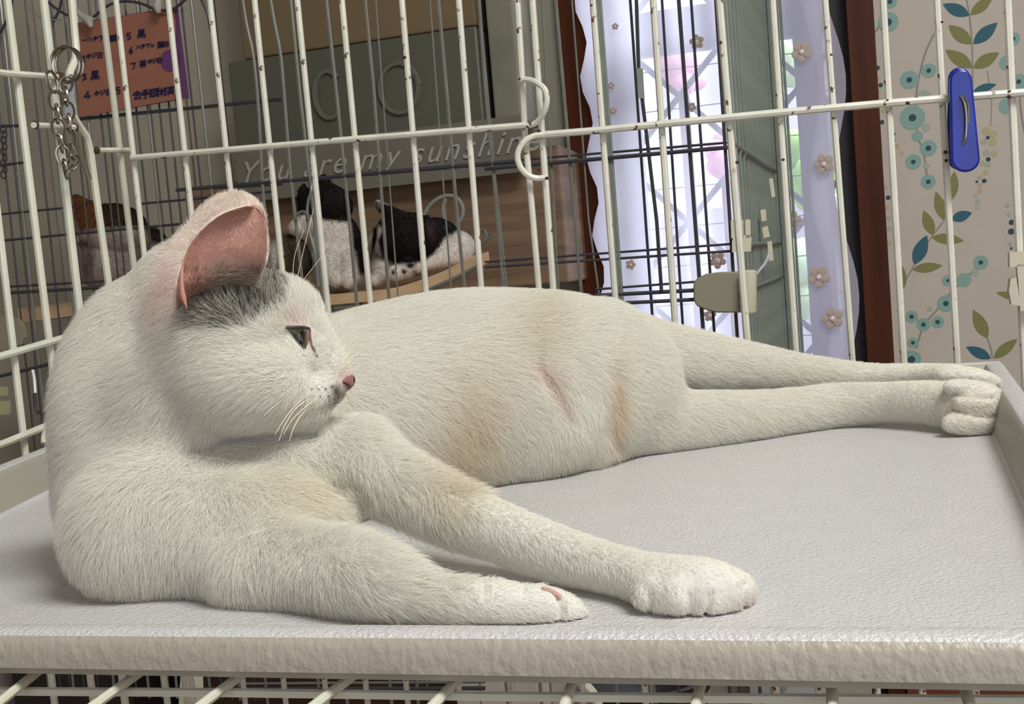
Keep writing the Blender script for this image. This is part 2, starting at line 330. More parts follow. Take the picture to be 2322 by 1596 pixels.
for x, y, r in [(1580, 95, 17), (1818, 118, 24), (1568, 243, 11), (1385, 195, 9), (1390, 252, 9), (1868, 372, 24), (1797, 498, 20), (1627, 590, 20), (1857, 628, 26), (1888, 722, 26), (1790, 632, 12), (1395, 60, 8), (1430, 600, 12), (1610, 715, 15), (1700, 700, 18)]:
    c = Q(x, y, BC - .016); R = r * c[1] / F_; fl = MB()
    for k in range(5):
        an = k * 2 * math.pi / 5 + x; p = c + R * .6 * (math.cos(an) * Dv + math.sin(an) * Zv)
        fl.ball(p, np.array([R * .40, R * .08, R * .40]), nu=8, nv=5)
    fl.ball(c - Nv * .003, [R * .25, R * .2, R * .25], 1, nu=8, nv=5)
    fl.build('embroidered_flower', [M_EMB, mat('flower_eye', (.95, .75, .75), .5)], cu)
# ================================================================ the tray the white cat lies on
RH = .025
def ix(p, d, q, e):                   # 2d line intersection
    A = np.array([[d[0], -e[0]], [d[1], -e[1]]]); t = np.linalg.solve(A, np.array([q[0] - p[0], q[1] - p[1]])); return np.array([p[0] + d[0] * t[0], p[1] + d[1] * t[0]])
r1, r2 = Zp(2256, 1006, T)[:2], Zp(2328, 1176, T)[:2]; l1, l2 = Zp(0, 1174, T)[:2], Zp(115, 1116, T)[:2]
f1, f2 = Zp(-100, 1408, T + .0035)[:2], Zp(2422, 1415.5, T + .0035)[:2]
rear = Zp(2250, 823, T + RH)[:2] - .006 * Nv[:2]
dR, dL, dF, dB = r1 - r2, l2 - l1, f2 - f1, Dv[:2]
FLc, FRc = ix(f1, dF, l1, dL), ix(f1, dF, r1, dR); BLc, BRc = ix(rear, dB, l1, dL), ix(rear, dB, r1, dR)
def offs(poly, d):                    # offset the four sides outward by d=(front,right,back,left)
    n = 4; L = []
    for i in range(n):
        p, q = poly[i], poly[(i + 1) % n]; e = (q - p) / np.linalg.norm(q - p); nn = np.array([e[1], -e[0]]); L.append((p + nn * d[i], e))
    return [ix(L[i - 1][0], L[i - 1][1], L[i][0], L[i][1]) for i in range(n)]
base = [FLc, FRc, BRc, BLc]           # counter-clockwise seen from above
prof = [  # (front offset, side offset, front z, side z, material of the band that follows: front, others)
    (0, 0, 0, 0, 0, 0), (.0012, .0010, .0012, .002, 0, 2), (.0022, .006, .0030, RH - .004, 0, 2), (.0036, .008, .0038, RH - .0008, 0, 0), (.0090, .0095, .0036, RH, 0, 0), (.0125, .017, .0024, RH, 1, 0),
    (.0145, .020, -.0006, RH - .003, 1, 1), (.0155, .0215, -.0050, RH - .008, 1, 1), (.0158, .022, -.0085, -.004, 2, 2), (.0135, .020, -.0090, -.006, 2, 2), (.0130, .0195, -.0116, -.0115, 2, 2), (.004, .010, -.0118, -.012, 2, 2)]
tv = []; tf = []; tm = []
M_SEG = 40
def ring(off4, zf, zs):
    P4 = offs(base, off4); out = []
    for i in range(4):
        p, q = P4[i], P4[(i + 1) % 4]
        for k in range(M_SEG):
            t = k / M_SEG; xy = p + (q - p) * t
            if i == 0: w = min(1, t * 40, 1e9); z = zs + (zf - zs) * min(1, t * 28) if t < .5 else zf + (zs - zf) * max(0, (t - .982) / .018)
            else: z = zs
            if i == 3: z = zs
            out.append((xy[0], xy[1], T + z))
    return out
rings = [ring((f, sd, sd, sd), zf, zs) for f, sd, zf, zs, _, _ in prof]
tr = MB(); nR = 4 * M_SEG
V = [p for r_ in rings for p in r_]; Fq = []; mq = []
for i in range(len(rings) - 1):
    for k in range(nR):
        Fq.append((i * nR + k, (i + 1) * nR + k, (i + 1) * nR + (k + 1) % nR, i * nR + (k + 1) % nR)[::-1]); mq.append(prof[i][4] if k < M_SEG else prof[i][5])
tr.add(V, Fq); tr.mi[:] = mq
tr.add(rings[0], [tuple(range(nR))], 0)
bot = [(x, y, z) for x, y, z in rings[-1]]; tr.add(bot, [tuple(range(nR))[::-1]], 2)
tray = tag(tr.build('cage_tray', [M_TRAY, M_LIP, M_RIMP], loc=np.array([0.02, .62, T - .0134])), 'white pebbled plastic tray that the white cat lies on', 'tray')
# ================================================================ the white cage
PB = float(rear @ Nv[:2]) + .055      # back panel plane
cage = empty('wire_cage', room(0, PB, T - .5), 'white coated wire cage with rust spots around the tray and the white cat', 'cage')
def extend(p, q, z0, z1):             # line through p, q cut at heights z0 (low) and z1 (high)
    d = (q - p) / (q[2] - p[2]); return p + d * (z0 - p[2]), p + d * (z1 - p[2])
ZTOP, ZLOW = T + .46, T - .32
def vbar(x0, y0, x1, y1, r, parent, fn, m_=M_WIRE, zl=ZLOW, zt=ZTOP, name='bar'):
    lo, hi = extend(fn(x0, y0), fn(x1, y1), zl, zt); return wire(name, [lo, hi], r, m_, parent)
fB = lambda x, y: Q(x, y, PB)
door = empty('cage_door', Q(740, 300, PB), parent=cage, kind=None)
for x0, x1, y1 in [(263, 325, 560), (381, 436, 500), (476, 523, 435), (577, 638, 592), (674, 742, 680), (775, 839, 680), (911, 966, 662), (1040, 1091, 649)]:
    vbar(x0, 0, x1, y1, .0026, door, fB)
wire('bar', [extend(Q(1185, 180, PB), Q(1221, 645, PB), ZLOW, 0)[0], Q(1222, 660, PB), Q(1206, 470, PB), Q(1190, 300, PB), Q(1184, 180, PB), Q(1178, 80, PB), Q(1173, 0, PB), extend(Q(1173, 0, PB), Q(1184, 180, PB), 0, ZTOP)[1]], .0027, M_WIRE, door)
PF = PB - .0052
wire('door_rail', [Q(298, 358, PF), Q(745, 320, PF), Q(1190, 284, PF)], .0027, M_WIRE, door)
wire('hinge_loop', [Q(1190, 284, PF), Q(1215, 279, PF - .002), Q(1233, 255, PF - .006), Q(1240, 228, PF - .008), Q(1235, 203, PF - .008), Q(1216, 187, PF - .006), Q(1196, 181, PF - .002), Q(1180, 183, PF)], .0025, M_WIRE, door, sm=5)
panel = empty('cage_panel', Q(1760, 250, PB), parent=cage)
for x0, x1, y1, r in [(1207, 1254, 650, .0028), (1344, 1396, 690, .0026), (1481, 1530, 720, .0027), (1631, 1693, 753, .0030), (1752, 1805, 800, .0026), (1871, 1934, 829, .0025), (2002, 2049, 821, .0028), (2124, 2170, 812, .0027), (2284, 2322, 812, .0030), (2413, 2455, 800, .0027)]:
    vbar(x0, 0, x1, y1, r, panel, fB)
wire('panel_rail', [Q(1225, 306, PF), Q(1350, 296, PF), Q(1750, 257, PF), Q(2010, 234, PF), Q(2290, 212, PF), Q(2440, 201, PF)], .0029, M_WIRE, panel)
wire('hinge_loop', [Q(1240, 305, PF), Q(1212, 308, PF - .002), Q(1188, 322, PF - .005), Q(1174, 348, PF - .007), Q(1178, 375, PF - .007), Q(1195, 396, PF - .005), Q(1215, 404, PF - .002), Q(1236, 403, PF)], .0025, M_WIRE, panel, sm=5)
for x, y, r in [(1490, 282, 8), (812, 318, 5), (917, 130, 6), (1180, 180, 6), (1240, 404, 6), (1197, 287, 5), (1222, 297, 6), (1222, 384, 5), (2008, 234, 9), (2012, 228, 5), (2060, 231, 10), (2290, 210, 10), (2288, 218, 7), (2144, 345, 7), (2146, 364, 6), (1776, 362, 5), (1745, 257, 4), (1797, 256, 4), (1672, 368, 6), (1341, 12, 4), (1885, 124, 4), (2136, 50, 4), (1357, 212, 3), (920, 180, 3)]:
    p_ = Q(x, y, PF - .0016); k_ = r * p_[1] / F_ * .62; MB().ball(p_, [k_ * 1.3, .0012, k_], nu=8, nv=5).build('rust_spot', M_RUST, door if x < 1235 else panel)
# left side: plane running in depth from the corner
Xc = Q(262, 300, PB)[0]
corner = Q(248, 300, PB)
SD = np.array([-.07, -1.0, 0]); SD /= np.linalg.norm(SD); SN = np.cross(SD, Zv)
def fL(x, y):
    d = ray(x, y); return CAM + d * (((corner - CAM) @ SN) / (d @ SN))
side = empty('side_panel', fL(100, 300), parent=cage)
for x0, x1, y1, r in [(-62, 51, 970, .0027), (17, 117, 817, .0030), (99, 178, 682, .0034), (230, 300, 575, .0030)]:
    y0 = 0
    vbar(x0, y0, x1, y1, r, side, fL, M_WIREC)
wire('latch_bar', [extend(fL(163, 0), fL(173, 115), 0, ZTOP)[1], fL(163, 0), fL(168, 60), fL(173, 112), fL(171, 135), fL(158, 165), fL(155, 185), fL(160, 220), fL(166, 262), fL(180, 286), fL(196, 308), fL(205, 342), fL(218, 440), fL(242, 611), extend(fL(218, 440), fL(242, 611), ZLOW, 0)[0]], .0033, M_WIREC, side)
def off(p, k): return p + SN * k * (1 if (CAM - p) @ SN > 0 else -1)
for pts, r in [([(-60, 160), (0, 168), (120, 176), (146, 179)], .0026), ([(62, 285), (158, 290)], .0024), ([(205, 342), (280, 341)], .0024), ([(-60, 822), (0, 805), (132, 767)], .0028), ([(-60, 1026), (0, 1004), (125, 953)], .0028)]:
    wire('side_rail', [off(fL(x, y), .005) for x, y in pts], r, M_WIREC, side)
for x, y in [(66, 284), (157, 290), (147, 179), (207, 342)]: MB().ball(off(fL(x, y), .005), [.0032, .003, .0034], nu=8, nv=6).build('rust_spot', M_RUST, side)
MB().ball(off(fL(120, 178), .006), [.005, .005, .005], nu=8, nv=6).build('rust_spot', M_RUST, side)
# latch plate on the bent bar
pl = MB(); c = [off(fL(x, y), .004) for x, y in [(134, 192), (158, 192), (160, 265), (138, 268)]]
pl.prism(c, SN * .002); pl.build('latch_plate', mat('bare_zinc', (.42, .44, .42), .35, metal=.6), side, smooth=False)
wire('latch_pin', [off(fL(146, 292), .006), off(fL(182, 408), .008)], .0022, M_STEEL, side)
wire('corner_hook', smooth_path([Zp(120, 965, T + .03), Zp(104, 985, T + .026), Zp(102, 1005, T + .02)], 4), .003, M_WIREC, side)
# the wires under the tray
FEND = []
for (xa, ya), (xb, yb) in [((75, 1531), (-10, 1600)), ((312, 1528), (212, 1600)), ((545, 1531), (455, 1600)), ((800, 1532), (712, 1600)), ((1045, 1533), (982, 1600)), ((1302, 1534), (1280, 1600)), ((1592, 1536), (1578, 1600)), ((1885, 1536), (1888, 1600)), ((2180, 1538), (2200, 1600)), ((2500, 1540), (2540, 1600))]:
    zz = T - .0172; a, b = Zp(xa, ya, zz), Zp(xb, yb, zz); d = b - a; d /= np.linalg.norm(d)
    wire('floor_wire', [a - d * .03, b + d * .004, b + d * .016 - Zv * .006, b + d * .020 - Zv * .05], .0018, M_WIREC, cage); FEND.append(b + d * .020 - Zv * .05)
zz = T - .0225
wire('front_rail', [FEND[0] + (FEND[0] - FEND[1]) * .7, FEND[0], FEND[4], FEND[-1], FEND[-1] + (FEND[-1] - FEND[-2]) * .7], .0024, M_WIREC, cage)
wire('bottom_rail', [np.array([*Q(263, 300, PB)[:2], ZLOW + .004]), np.array([*Q(2440, 300, PB)[:2], ZLOW + .004])], .0028, M_WIREC, cage)
cb = [Zp(-200, 1566, zz), Zp(500, 1570, zz), Zp(1161, 1579, zz), Zp(1800, 1584, zz), Zp(2500, 1588, zz)]
wire('cross_bar', cb, .0017, M_WIREC, cage)
for y_ in (.03, .1, .2, .3): wire('cross_bar', [np.array([*(FLc + (BLc - FLc) * y_ * 2.4), T - .0215]), np.array([*(FRc + (BRc - FRc) * y_ * 2.4), T - .0215])], .0022, M_WIREC, cage)
# beige plastic joint at the panel's right edge
jb = MB(); q = lambda x, y, o=.006: Q(x, y, PF - o)
jb.prism([q(2289, 572), q(2350, 568), q(2350, 600), q(2290, 606)], Nv * .008); jb.prism([q(2306, 600), q(2350, 600), q(2350, 700), q(2314, 706)], Nv * .007); jb.prism([q(2292, 632), q(2305, 628), q(2314, 694), q(2294, 690), q(2288, 660)], Nv * .010)
jb.build('panel_joint', M_BEIGE, cage, smooth=False)
# ---------------- blue clothes peg clipped on the rail
def peg_half(mb, ctr, off_b, tilt, mi=0):
    # outline in picture px around ctr, extruded
    pts = []
    for t in np.linspace(math.pi, 0, 10): pts.append((-1 + 26 * math.cos(t), -92 - 26 * math.sin(t)))
    for t in np.linspace(0, -math.pi, 12): pts.append((6 + 33 * math.cos(t), 86 - 30 * math.sin(t)))
    th = tilt; P3 = [Q(ctr[0] + x * math.cos(th) - y * math.sin(th), ctr[1] + x * math.sin(th) + y * math.cos(th), off_b) for x, y in pts]
    mb.prism(P3, Nv * .006, mi)
peg = empty('clothes_peg', Q(2184, 390, PF - .012), 'blue plastic clothes peg clipped over the white cage rail', 'clothes peg')
a_ = MB(); peg_half(a_, (2182, 274), PF - .0135, -.02); o = a_.build('peg_arm', M_BLUE, peg)
a_ = MB(); peg_half(a_, (2176, 270), PF + .006, .015); o2 = a_.build('peg_arm', M_BLUE, peg)
for oo in (o, o2):
    bv = oo.modifiers.new('bevel', 'BEVEL'); bv.width = .0016; bv.segments = 3; bv.limit_method = 'ANGLE'
wire('peg_spring', [Q(2178, 216, PF - .015), Q(2188, 235, PF - .017), Q(2192, 270, PF - .017), Q(2190, 310, PF - .016), Q(2184, 326, PF - .014)], .0010, M_STEEL, peg, sm=4)
wire('peg_spring', [Q(2190, 222, PF - .015), Q(2196, 245, PF - .017), Q(2197, 280, PF - .017)], .0008, M_STEEL, peg, sm=4)
# ---------------- chain with split ring hanging on the latch
chain = empty('chain', off(fL(105, 400), .01), 'steel chain and split ring hanging from the cage latch', 'chain')
def ring3(name, c, rx, ry, wr, m_, parent, tilt=0, face=None):
    u = SD if face is None else face; pts = []
    for t in np.linspace(0, 2 * math.pi, 25)[:-1]:
        a, b = rx * math.cos(t), ry * math.sin(t); pts.append(c + u * (a * math.cos(tilt) - b * math.sin(tilt)) + Zv * (a * math.sin(tilt) + b * math.cos(tilt)))
    return wire(name, pts, wr, m_, parent, 7, closed=True)
kx = F_ / fL(110, 300)[1]
FACE = Dv
ring3('split_ring', off(fL(110, 150), .014), 38 / kx, 40 / kx, .0013, M_STEEL, chain, .2, FACE)
ring3('split_ring', off(fL(112, 152), .017), 36 / kx, 38 / kx, .0011, M_STEEL, chain, .2, FACE)
ring3('chain_hook', off(fL(74, 190), .016), 13 / kx, 24 / kx, .0012, M_STEEL, chain, .25, FACE)
def strand(pts):
    P3 = smooth_path([off(fL(x, y), .016) for x, y in pts], 12); L = [0]
    for i in range(1, len(P3)): L.append(L[-1] + np.linalg.norm(P3[i] - P3[i - 1]))
    n = max(2, int(L[-1] / .0098)); k = 0
    for i in range(n):
        s_ = L[-1] * (i + .5) / n; j = np.searchsorted(L, s_); j = min(max(j, 1), len(P3) - 1); p = P3[j]; t = P3[j] - P3[j - 1]; t /= np.linalg.norm(t)
        side_ = np.cross(t, Nv); side_ /= np.linalg.norm(side_); w = (side_ * .75 + Nv * .65) if i % 2 == 0 else (side_ * .75 - Nv * .65)
        w /= np.linalg.norm(w); pts_ = []
        for q in np.linspace(0, 2 * math.pi, 15)[:-1]:
            pts_.append(p + t * .0078 * math.cos(q) + w * .0050 * math.sin(q))
        wire('chain_link', pts_, .00115, M_STEEL, chain, 6, closed=True)
strand([(80, 215), (84, 250), (88, 290), (96, 340), (104, 385), (108, 402)])
strand([(108, 402), (122, 370), (116, 320), (112, 270), (106, 215), (108, 185)])
# ================================================================ the grey cages and what is in them
GB = 1.45
gc = empty('wire_cage', room(0, GB, .25), 'large grey steel wire cage behind, holding the kittens and the orange note', 'cage')
fG = lambda x, y: Q(x, y, GB)
def gbar(pts, r=.0022, m_=M_GREY, b=GB, parent=None, low=True, top=True, zl=.25, zt=1.75, name='bar', sm=0):
    P3 = [Q(x, y, b) for x, y in pts]
    if top: P3 = [extend(P3[1], P3[0], zl, zt)[1]] + P3
    if low: P3 = P3 + [extend(P3[-2], P3[-1], zl, zt)[0]]
    if sm: P3 = smooth_path(P3, sm)
    return wire(name, P3, r, m_, parent or gc, 6)
# kitten cage front, with the curved wires of its door
gp = empty('cage_front', fG(800, 300), parent=gc)
for pts, r in [([(433, 0), (481, 439)], .0022), ([(659, 0), (681, 220), (701, 395)], .0026), ([(740, 0), (764, 220), (795, 526), (808, 675)], .0027), ([(828, 0), (847, 197), (865, 440), (882, 675)], .0026),
               ([(852, 0), (885, 440)], .0012), ([(975, 0), (1007, 440)], .0013), ([(994, 0), (1014, 220), (1036, 482), (1053, 645)], .0027), ([(1086, 0), (1102, 219), (1119, 395), (1141, 636)], .0027), ([(1098, 130), (1122, 400), (1146, 620)], .0018),
               ([(1229, 0), (1257, 500)], .0022), ([(1260, 0), (1304, 500)], .0026), ([(1297, 0), (1335, 500), (1356, 650)], .0014)]:
    gbar(pts, r, parent=gp)
for x0, x1 in [(1355, 1391), (1361, 1398)]: gbar([(x0, 0), (x1, 500)], .0024, M_GALV, parent=gp)
gbar([(545, -30), (560, 60), (575, 130), (587, 260), (597, 440), (615, 600)], .0024, parent=gp, low=True, sm=3); gbar([(608, -30), (622, 50), (637, 130), (648, 260), (659, 395), (681, 600)], .0026, parent=gp, sm=3)
wire('twisted_wire', [fG(701, 395), Q(706, 430, GB - .01), Q(698, 460, GB - .01), Q(697, 500, GB - .01), Q(704, 535, GB - .01), Q(714, 575, GB - .01), Q(722, 650, GB - .01)], .0022, M_GREY, gp, sm=4)
wire('twisted_wire', [Q(672, 488, GB - .012), Q(684, 480, GB - .012), Q(696, 484, GB - .014), Q(700, 500, GB - .012)], .0022, M_GREY, gp, sm=4)
for x0, x1, r in [(1429, 1464, .0020), (1501, 1533, .0019), (1539, 1576, .0027), (1567, 1602, .0020), (1623, 1655, .0024)]: gbar([(x0, 0), (x1, 500)], r, M_DARKW, parent=gp, b=GB + (.02 if r < .0021 else 0))
wire('bar', [extend(Q(1443, 0, GB - .004), Q(1448, 150, GB - .004), 0, 1.75)[1], Q(1448, 150, GB - .004), Q(1457, 230, GB - .004), Q(1489, 500, GB - .004), Q(1500, 660, GB - .004)], .0026, M_DARKW, gp, 6)
lp = MB(); lp.prism([Q(x, y, GB - .008) for x, y in [(1443, 154), (1457, 155), (1461, 224), (1448, 222)]], Nv * .003); lp.build('door_plate', M_GALV, gp, smooth=False)
for (xa, ya), (xb, yb), r, m_, bb in [((400, 431), (1180, 366), .0030, M_DARKW, GB), ((780, 396), (1665, 322), .0018, M_DARKW, GB), ((1100, 383), (1665, 333), .0030, M_DARKW, GB - .006), ((1100, 594), (1660, 553), .0018, M_DARKW, GB),
                                  ((1100, 606), (1660, 569), .0020, M_DARKW, GB), ((1350, 656), (1575, 639), .0018, M_DARKW, GB), ((1350, 670), (1575, 658), .0030, M_DARKW, GB), ((1350, 690), (1575, 679), .0028, M_DARKW, GB),
                                  ((1100, 1560), (400, 1562), .003, M_DARKW, GB), ((1100, 1546), (540, 1550), .002, M_GREY, GB)]:
    wire('rail', [Q(xa, ya, bb), Q(xb, yb, bb)], r, m_, gp, 6)
# the left mesh, finer, at another depth
gl = empty('mesh_panel', Q(230, 300, GB + .12), parent=gc)
GL = GB + .12
xs = [-20, 6, 28, 36, 60, 92, 128, 150, 178, 206, 236, 252, 270, 296, 318, 345, 371, 393, 411, 446, 470]
for i, x in enumerate(xs):
    gbar([(x - 14, 200), (x + 18, 500)], .0024 if i % 3 == 0 else .0016, M_DARKW if i % 3 else M_GREY, b=GL, parent=gl)
for (xa, ya), (xb, yb), r in [((170, 271), (640, 225), .0030), ((0, 287), (60, 284), .0028), ((0, 375), (60, 368), .0026), ((0, 486), (170, 469), .0022), ((0, 546), (430, 506), .0024), ((320, 462), (620, 434), .0022), ((20, 650), (260, 636), .0024), ((20, 664), (260, 650), .0034), ((0, 853), (110, 826), .0034), ((420, 430), (640, 418), .0022)]:
    wire('rail', [Q(xa, ya, GL), Q(xb, yb, GL)], r, M_DARKW, gl, 6)
for pts in [[(196, 50), (215, 36), (250, 10), (285, 3), (320, 8), (352, 22)], [(352, 22), (390, 22), (430, -10)], [(92, -12), (120, 14), (152, 35)], [(0, 75), (22, 30), (30, -20)], [(120, 50), (135, 20), (142, -20)], [(452, -10), (470, 30), (478, 70)]]:
    wire('arched_wire', [Q(x, y, GL - .02) for x, y in pts], .0022, M_DARKW, gl, sm=4)
wire('cable_tie', [Q(60, 15, GL - .03), Q(95, 42, GL - .03), Q(140, 45, GL - .03)], .0012, M_GALV, gl, sm=4)
# side panel seen nearly edge-on: many thin wires
sp = empty('side_panel', Q(1700, 300, GB + .2), parent=gc)
aS = fG(1668, 400) @ Dv
for k in range(16):
    b = GB + .02 + (.055 * k if k < 4 else .16 + .033 * (k - 3)); lo, hi = room(aS + .0016 * k, b, .25), room(aS + .0016 * k, b, 1.75); wire('bar', [lo, hi], .0026, M_GALV, sp, 6)
for z in (1.55, fG(1668, 325)[2], fG(1668, 555)[2], fG(1668, 660)[2], .3): wire('rail', [room(aS, GB, z), room(aS + .03, GB + .6, z)], .0028, M_GALV, sp, 6)
cp = MB()
aP = fG(1668, 400) @ Dv + .012
cp.hexa([room(aP, GB + .60, .25), room(aP + .04, GB + .60, .25), room(aP + .04, GB + .62, .25), room(aP, GB + .62, .25), room(aP, GB + .60, 1.75), room(aP + .04, GB + .60, 1.75), room(aP + .04, GB + .62, 1.75), room(aP, GB + .62, 1.75)])
cp.build('corner_post', M_GALV, sp, smooth=False)
for k in range(7): wire('post_wire', [room(aP + .002 + .007 * k, GB + .595, .25), room(aP + .002 + .007 * k, GB + .595, 1.75)], .0026, M_GALV, sp, 6)
# oval beige plate and its clips
pf = lambda x, y, o=.02: Q(x, y, GB - o)
pt = []
for (x, y) in [(1572, 650), (1574, 638), (1582, 630), (1600, 621), (1628, 617), (1680, 615), (1680, 709), (1625, 709), (1598, 702), (1580, 694), (1573, 682)]: pt.append(pf(x, y))
holder = empty('plastic_holder', pf(1640, 709), 'beige plastic plate with rounded end clipped on the grey cage by the folded panel', 'cage clip')
o = MB().prism(pt, Nv * .008).build('plate', mat('olive_beige_plastic', (.27, .25, .18), .5), holder); bv = o.modifiers.new('bevel', 'BEVEL'); bv.width = .002; bv.segments = 2; bv.limit_method = 'ANGLE'
cyl = [pf(1697, y, .03) for y in (612, 616, 704, 709)]
MB().tube(cyl, [.008, .0105, .0105, .009], 14).build('roller', M_IVORY, holder)
cl = MB(); cl.prism([pf(1660, 572), pf(1702, 570), pf(1704, 540), pf(1700, 532), pf(1668, 534), pf(1660, 545)], Nv * .01)
for x in (1664, 1681, 1697): cl.prism([pf(x - 6, 540), pf(x + 5, 539), pf(x + 4, 500), pf(x - 1, 496), pf(x - 7, 500)], Nv * .01)
cl.build('clip', M_IVORY, holder, smooth=False)
wire('clip_spring', [pf(1716, 620), pf(1736, 595), pf(1744, 572)], .0018, mat('clear_cord', (.6, .6, .72), .3), holder, sm=3)
for w_, pts in zip(('second from the top', 'third from the top', 'topmost', 'lowest'), ([(1724, 476), (1736, 474), (1738, 500), (1727, 502)], [(1728, 516), (1740, 512), (1746, 536), (1732, 540)], [(1744, 405), (1752, 404), (1758, 445), (1750, 448)], [(1740, 548), (1750, 546), (1754, 590), (1744, 592)])): tag(MB().prism([pf(x, y, -.25) for x, y in pts], Nv * .01).build('cage_clip', M_IVORY, smooth=False), 'small ivory clip by the folded grey-green cage panel, %s' % w_, 'cage clip', 'ivory clips by the folded panel')

# beige oval plate at the picture's left edge + hooks
o = MB().prism([Q(x, y, GB - .05) for x, y in [(-40, 716), (10, 716), (36, 722), (50, 740), (54, 765), (50, 780), (20, 790), (-40, 792)]], Nv * .008).build('plastic_plate', mat('olive_beige_plastic', (.3, .28, .2), .5), smooth=False)
tag(o, 'olive beige plastic plate on the grey mesh, left of the white cat', 'cage clip')
hk = wire('steel_hook', [Q(74, 838, GB - .03), Q(78, 860, GB - .03), Q(80, 890, GB - .03)], .003, mat('bright_steel', (.7, .7, .6), .2, metal=.9)); tag(hk, 'short bright steel rod hanging on the mesh below the left plate', 'hook')
hk = wire('wire_hanger', [Q(78, 892, GB - .03), Q(82, 930, GB - .03), Q(100, 937, GB - .03), Q(130, 935, GB - .03)], .0025, M_DARKW, sm=3); tag(hk, 'dark bent wire hanger below the short steel rod', 'hook')
for (xa, ya, xb, yb) in ((-12, 878, 8, 898), (-12, 910, 14, 940)):
    o = MB().prism([Q(xa, ya, GB - .04), Q(xb, ya, GB - .04), Q(xb, yb, GB - .04), Q(xa, yb, GB - .04)], Nv * .01).build('peg', mat('olive_peg', (.42, .42, .22), .5), smooth=False)
    tag(o, 'olive plastic peg on the far-left mesh, %s' % ('upper of the two' if ya < 900 else 'lower of the two'), 'peg')
# grey chain at left edge
for side_x in (6,):
    ch = empty('chain', Q(8, 380, GL - .03), 'dark chain hanging on the grey mesh by the white side rail', 'chain')
    for i in range(9):
        c = Q(8 + (i % 2) * 3, 292 + i * 13, GL - .03); ring3('chain_link', c, .0035 if i % 2 else .005, .0062, .0014, M_DARKW, ch, 0, Dv)
# ---------------- orange note in a purple frame, on the mesh
NB = GL - .012
def inote(x, y, o=0): return Q(x, y, NB - o)
note = empty('paper_note', inote(300, 262), 'orange handwritten note in a purple sleeve tied to the grey mesh', 'note')
MB().prism([inote(172, 52, -.001), inote(402, 15, -.001), inote(428, 222, -.001), inote(180, 266, -.001)], Nv * .0015).build('purple_sleeve', mat('purple_film', (.13, .045, .14), .4), note, smooth=False)
MB().prism([inote(172, 54, .001), inote(394, 17, .001), inote(399, 60, .001), inote(396, 226, .001), inote(180, 266, .001)], Nv * .001).build('orange_paper', mat('orange_paper', (.30, .125, .080), .7, var=.06, vscale=30), note, smooth=False)
pd = MB(); c = inote(384, 138, .0015); R = 24 * c[1] / F_; pd.add([c + R * ((.95 * math.cos(t)) * Dv + math.sin(t) * Zv) for t in np.linspace(0, 2 * math.pi, 25)[:-1]], [tuple(range(24))])
pd.build('purple_dot', mat('purple_print', (.12, .035, .16), .5), note, smooth=False)
M_PEN = mat('marker_ink', (.010, .006, .05), .6)
def strokes(mb, x, y, s, ch, slope=-.14, th=1.7):
    for st in ch:
        q = [inote(x + px * s, y + py * s + slope * px * s, .0022) for px, py in st]
        for i in range(len(q) - 1):
            d = q[i + 1] - q[i]; ln = np.linalg.norm(d)
            if ln < 1e-7: continue
            v = np.cross(d / ln, Nv) * th * q[i][1] / F_; e = d / ln * th * .6 * q[i][1] / F_
            mb.quad(q[i] + v - e, q[i + 1] + v + e, q[i + 1] - v + e, q[i] - v - e)
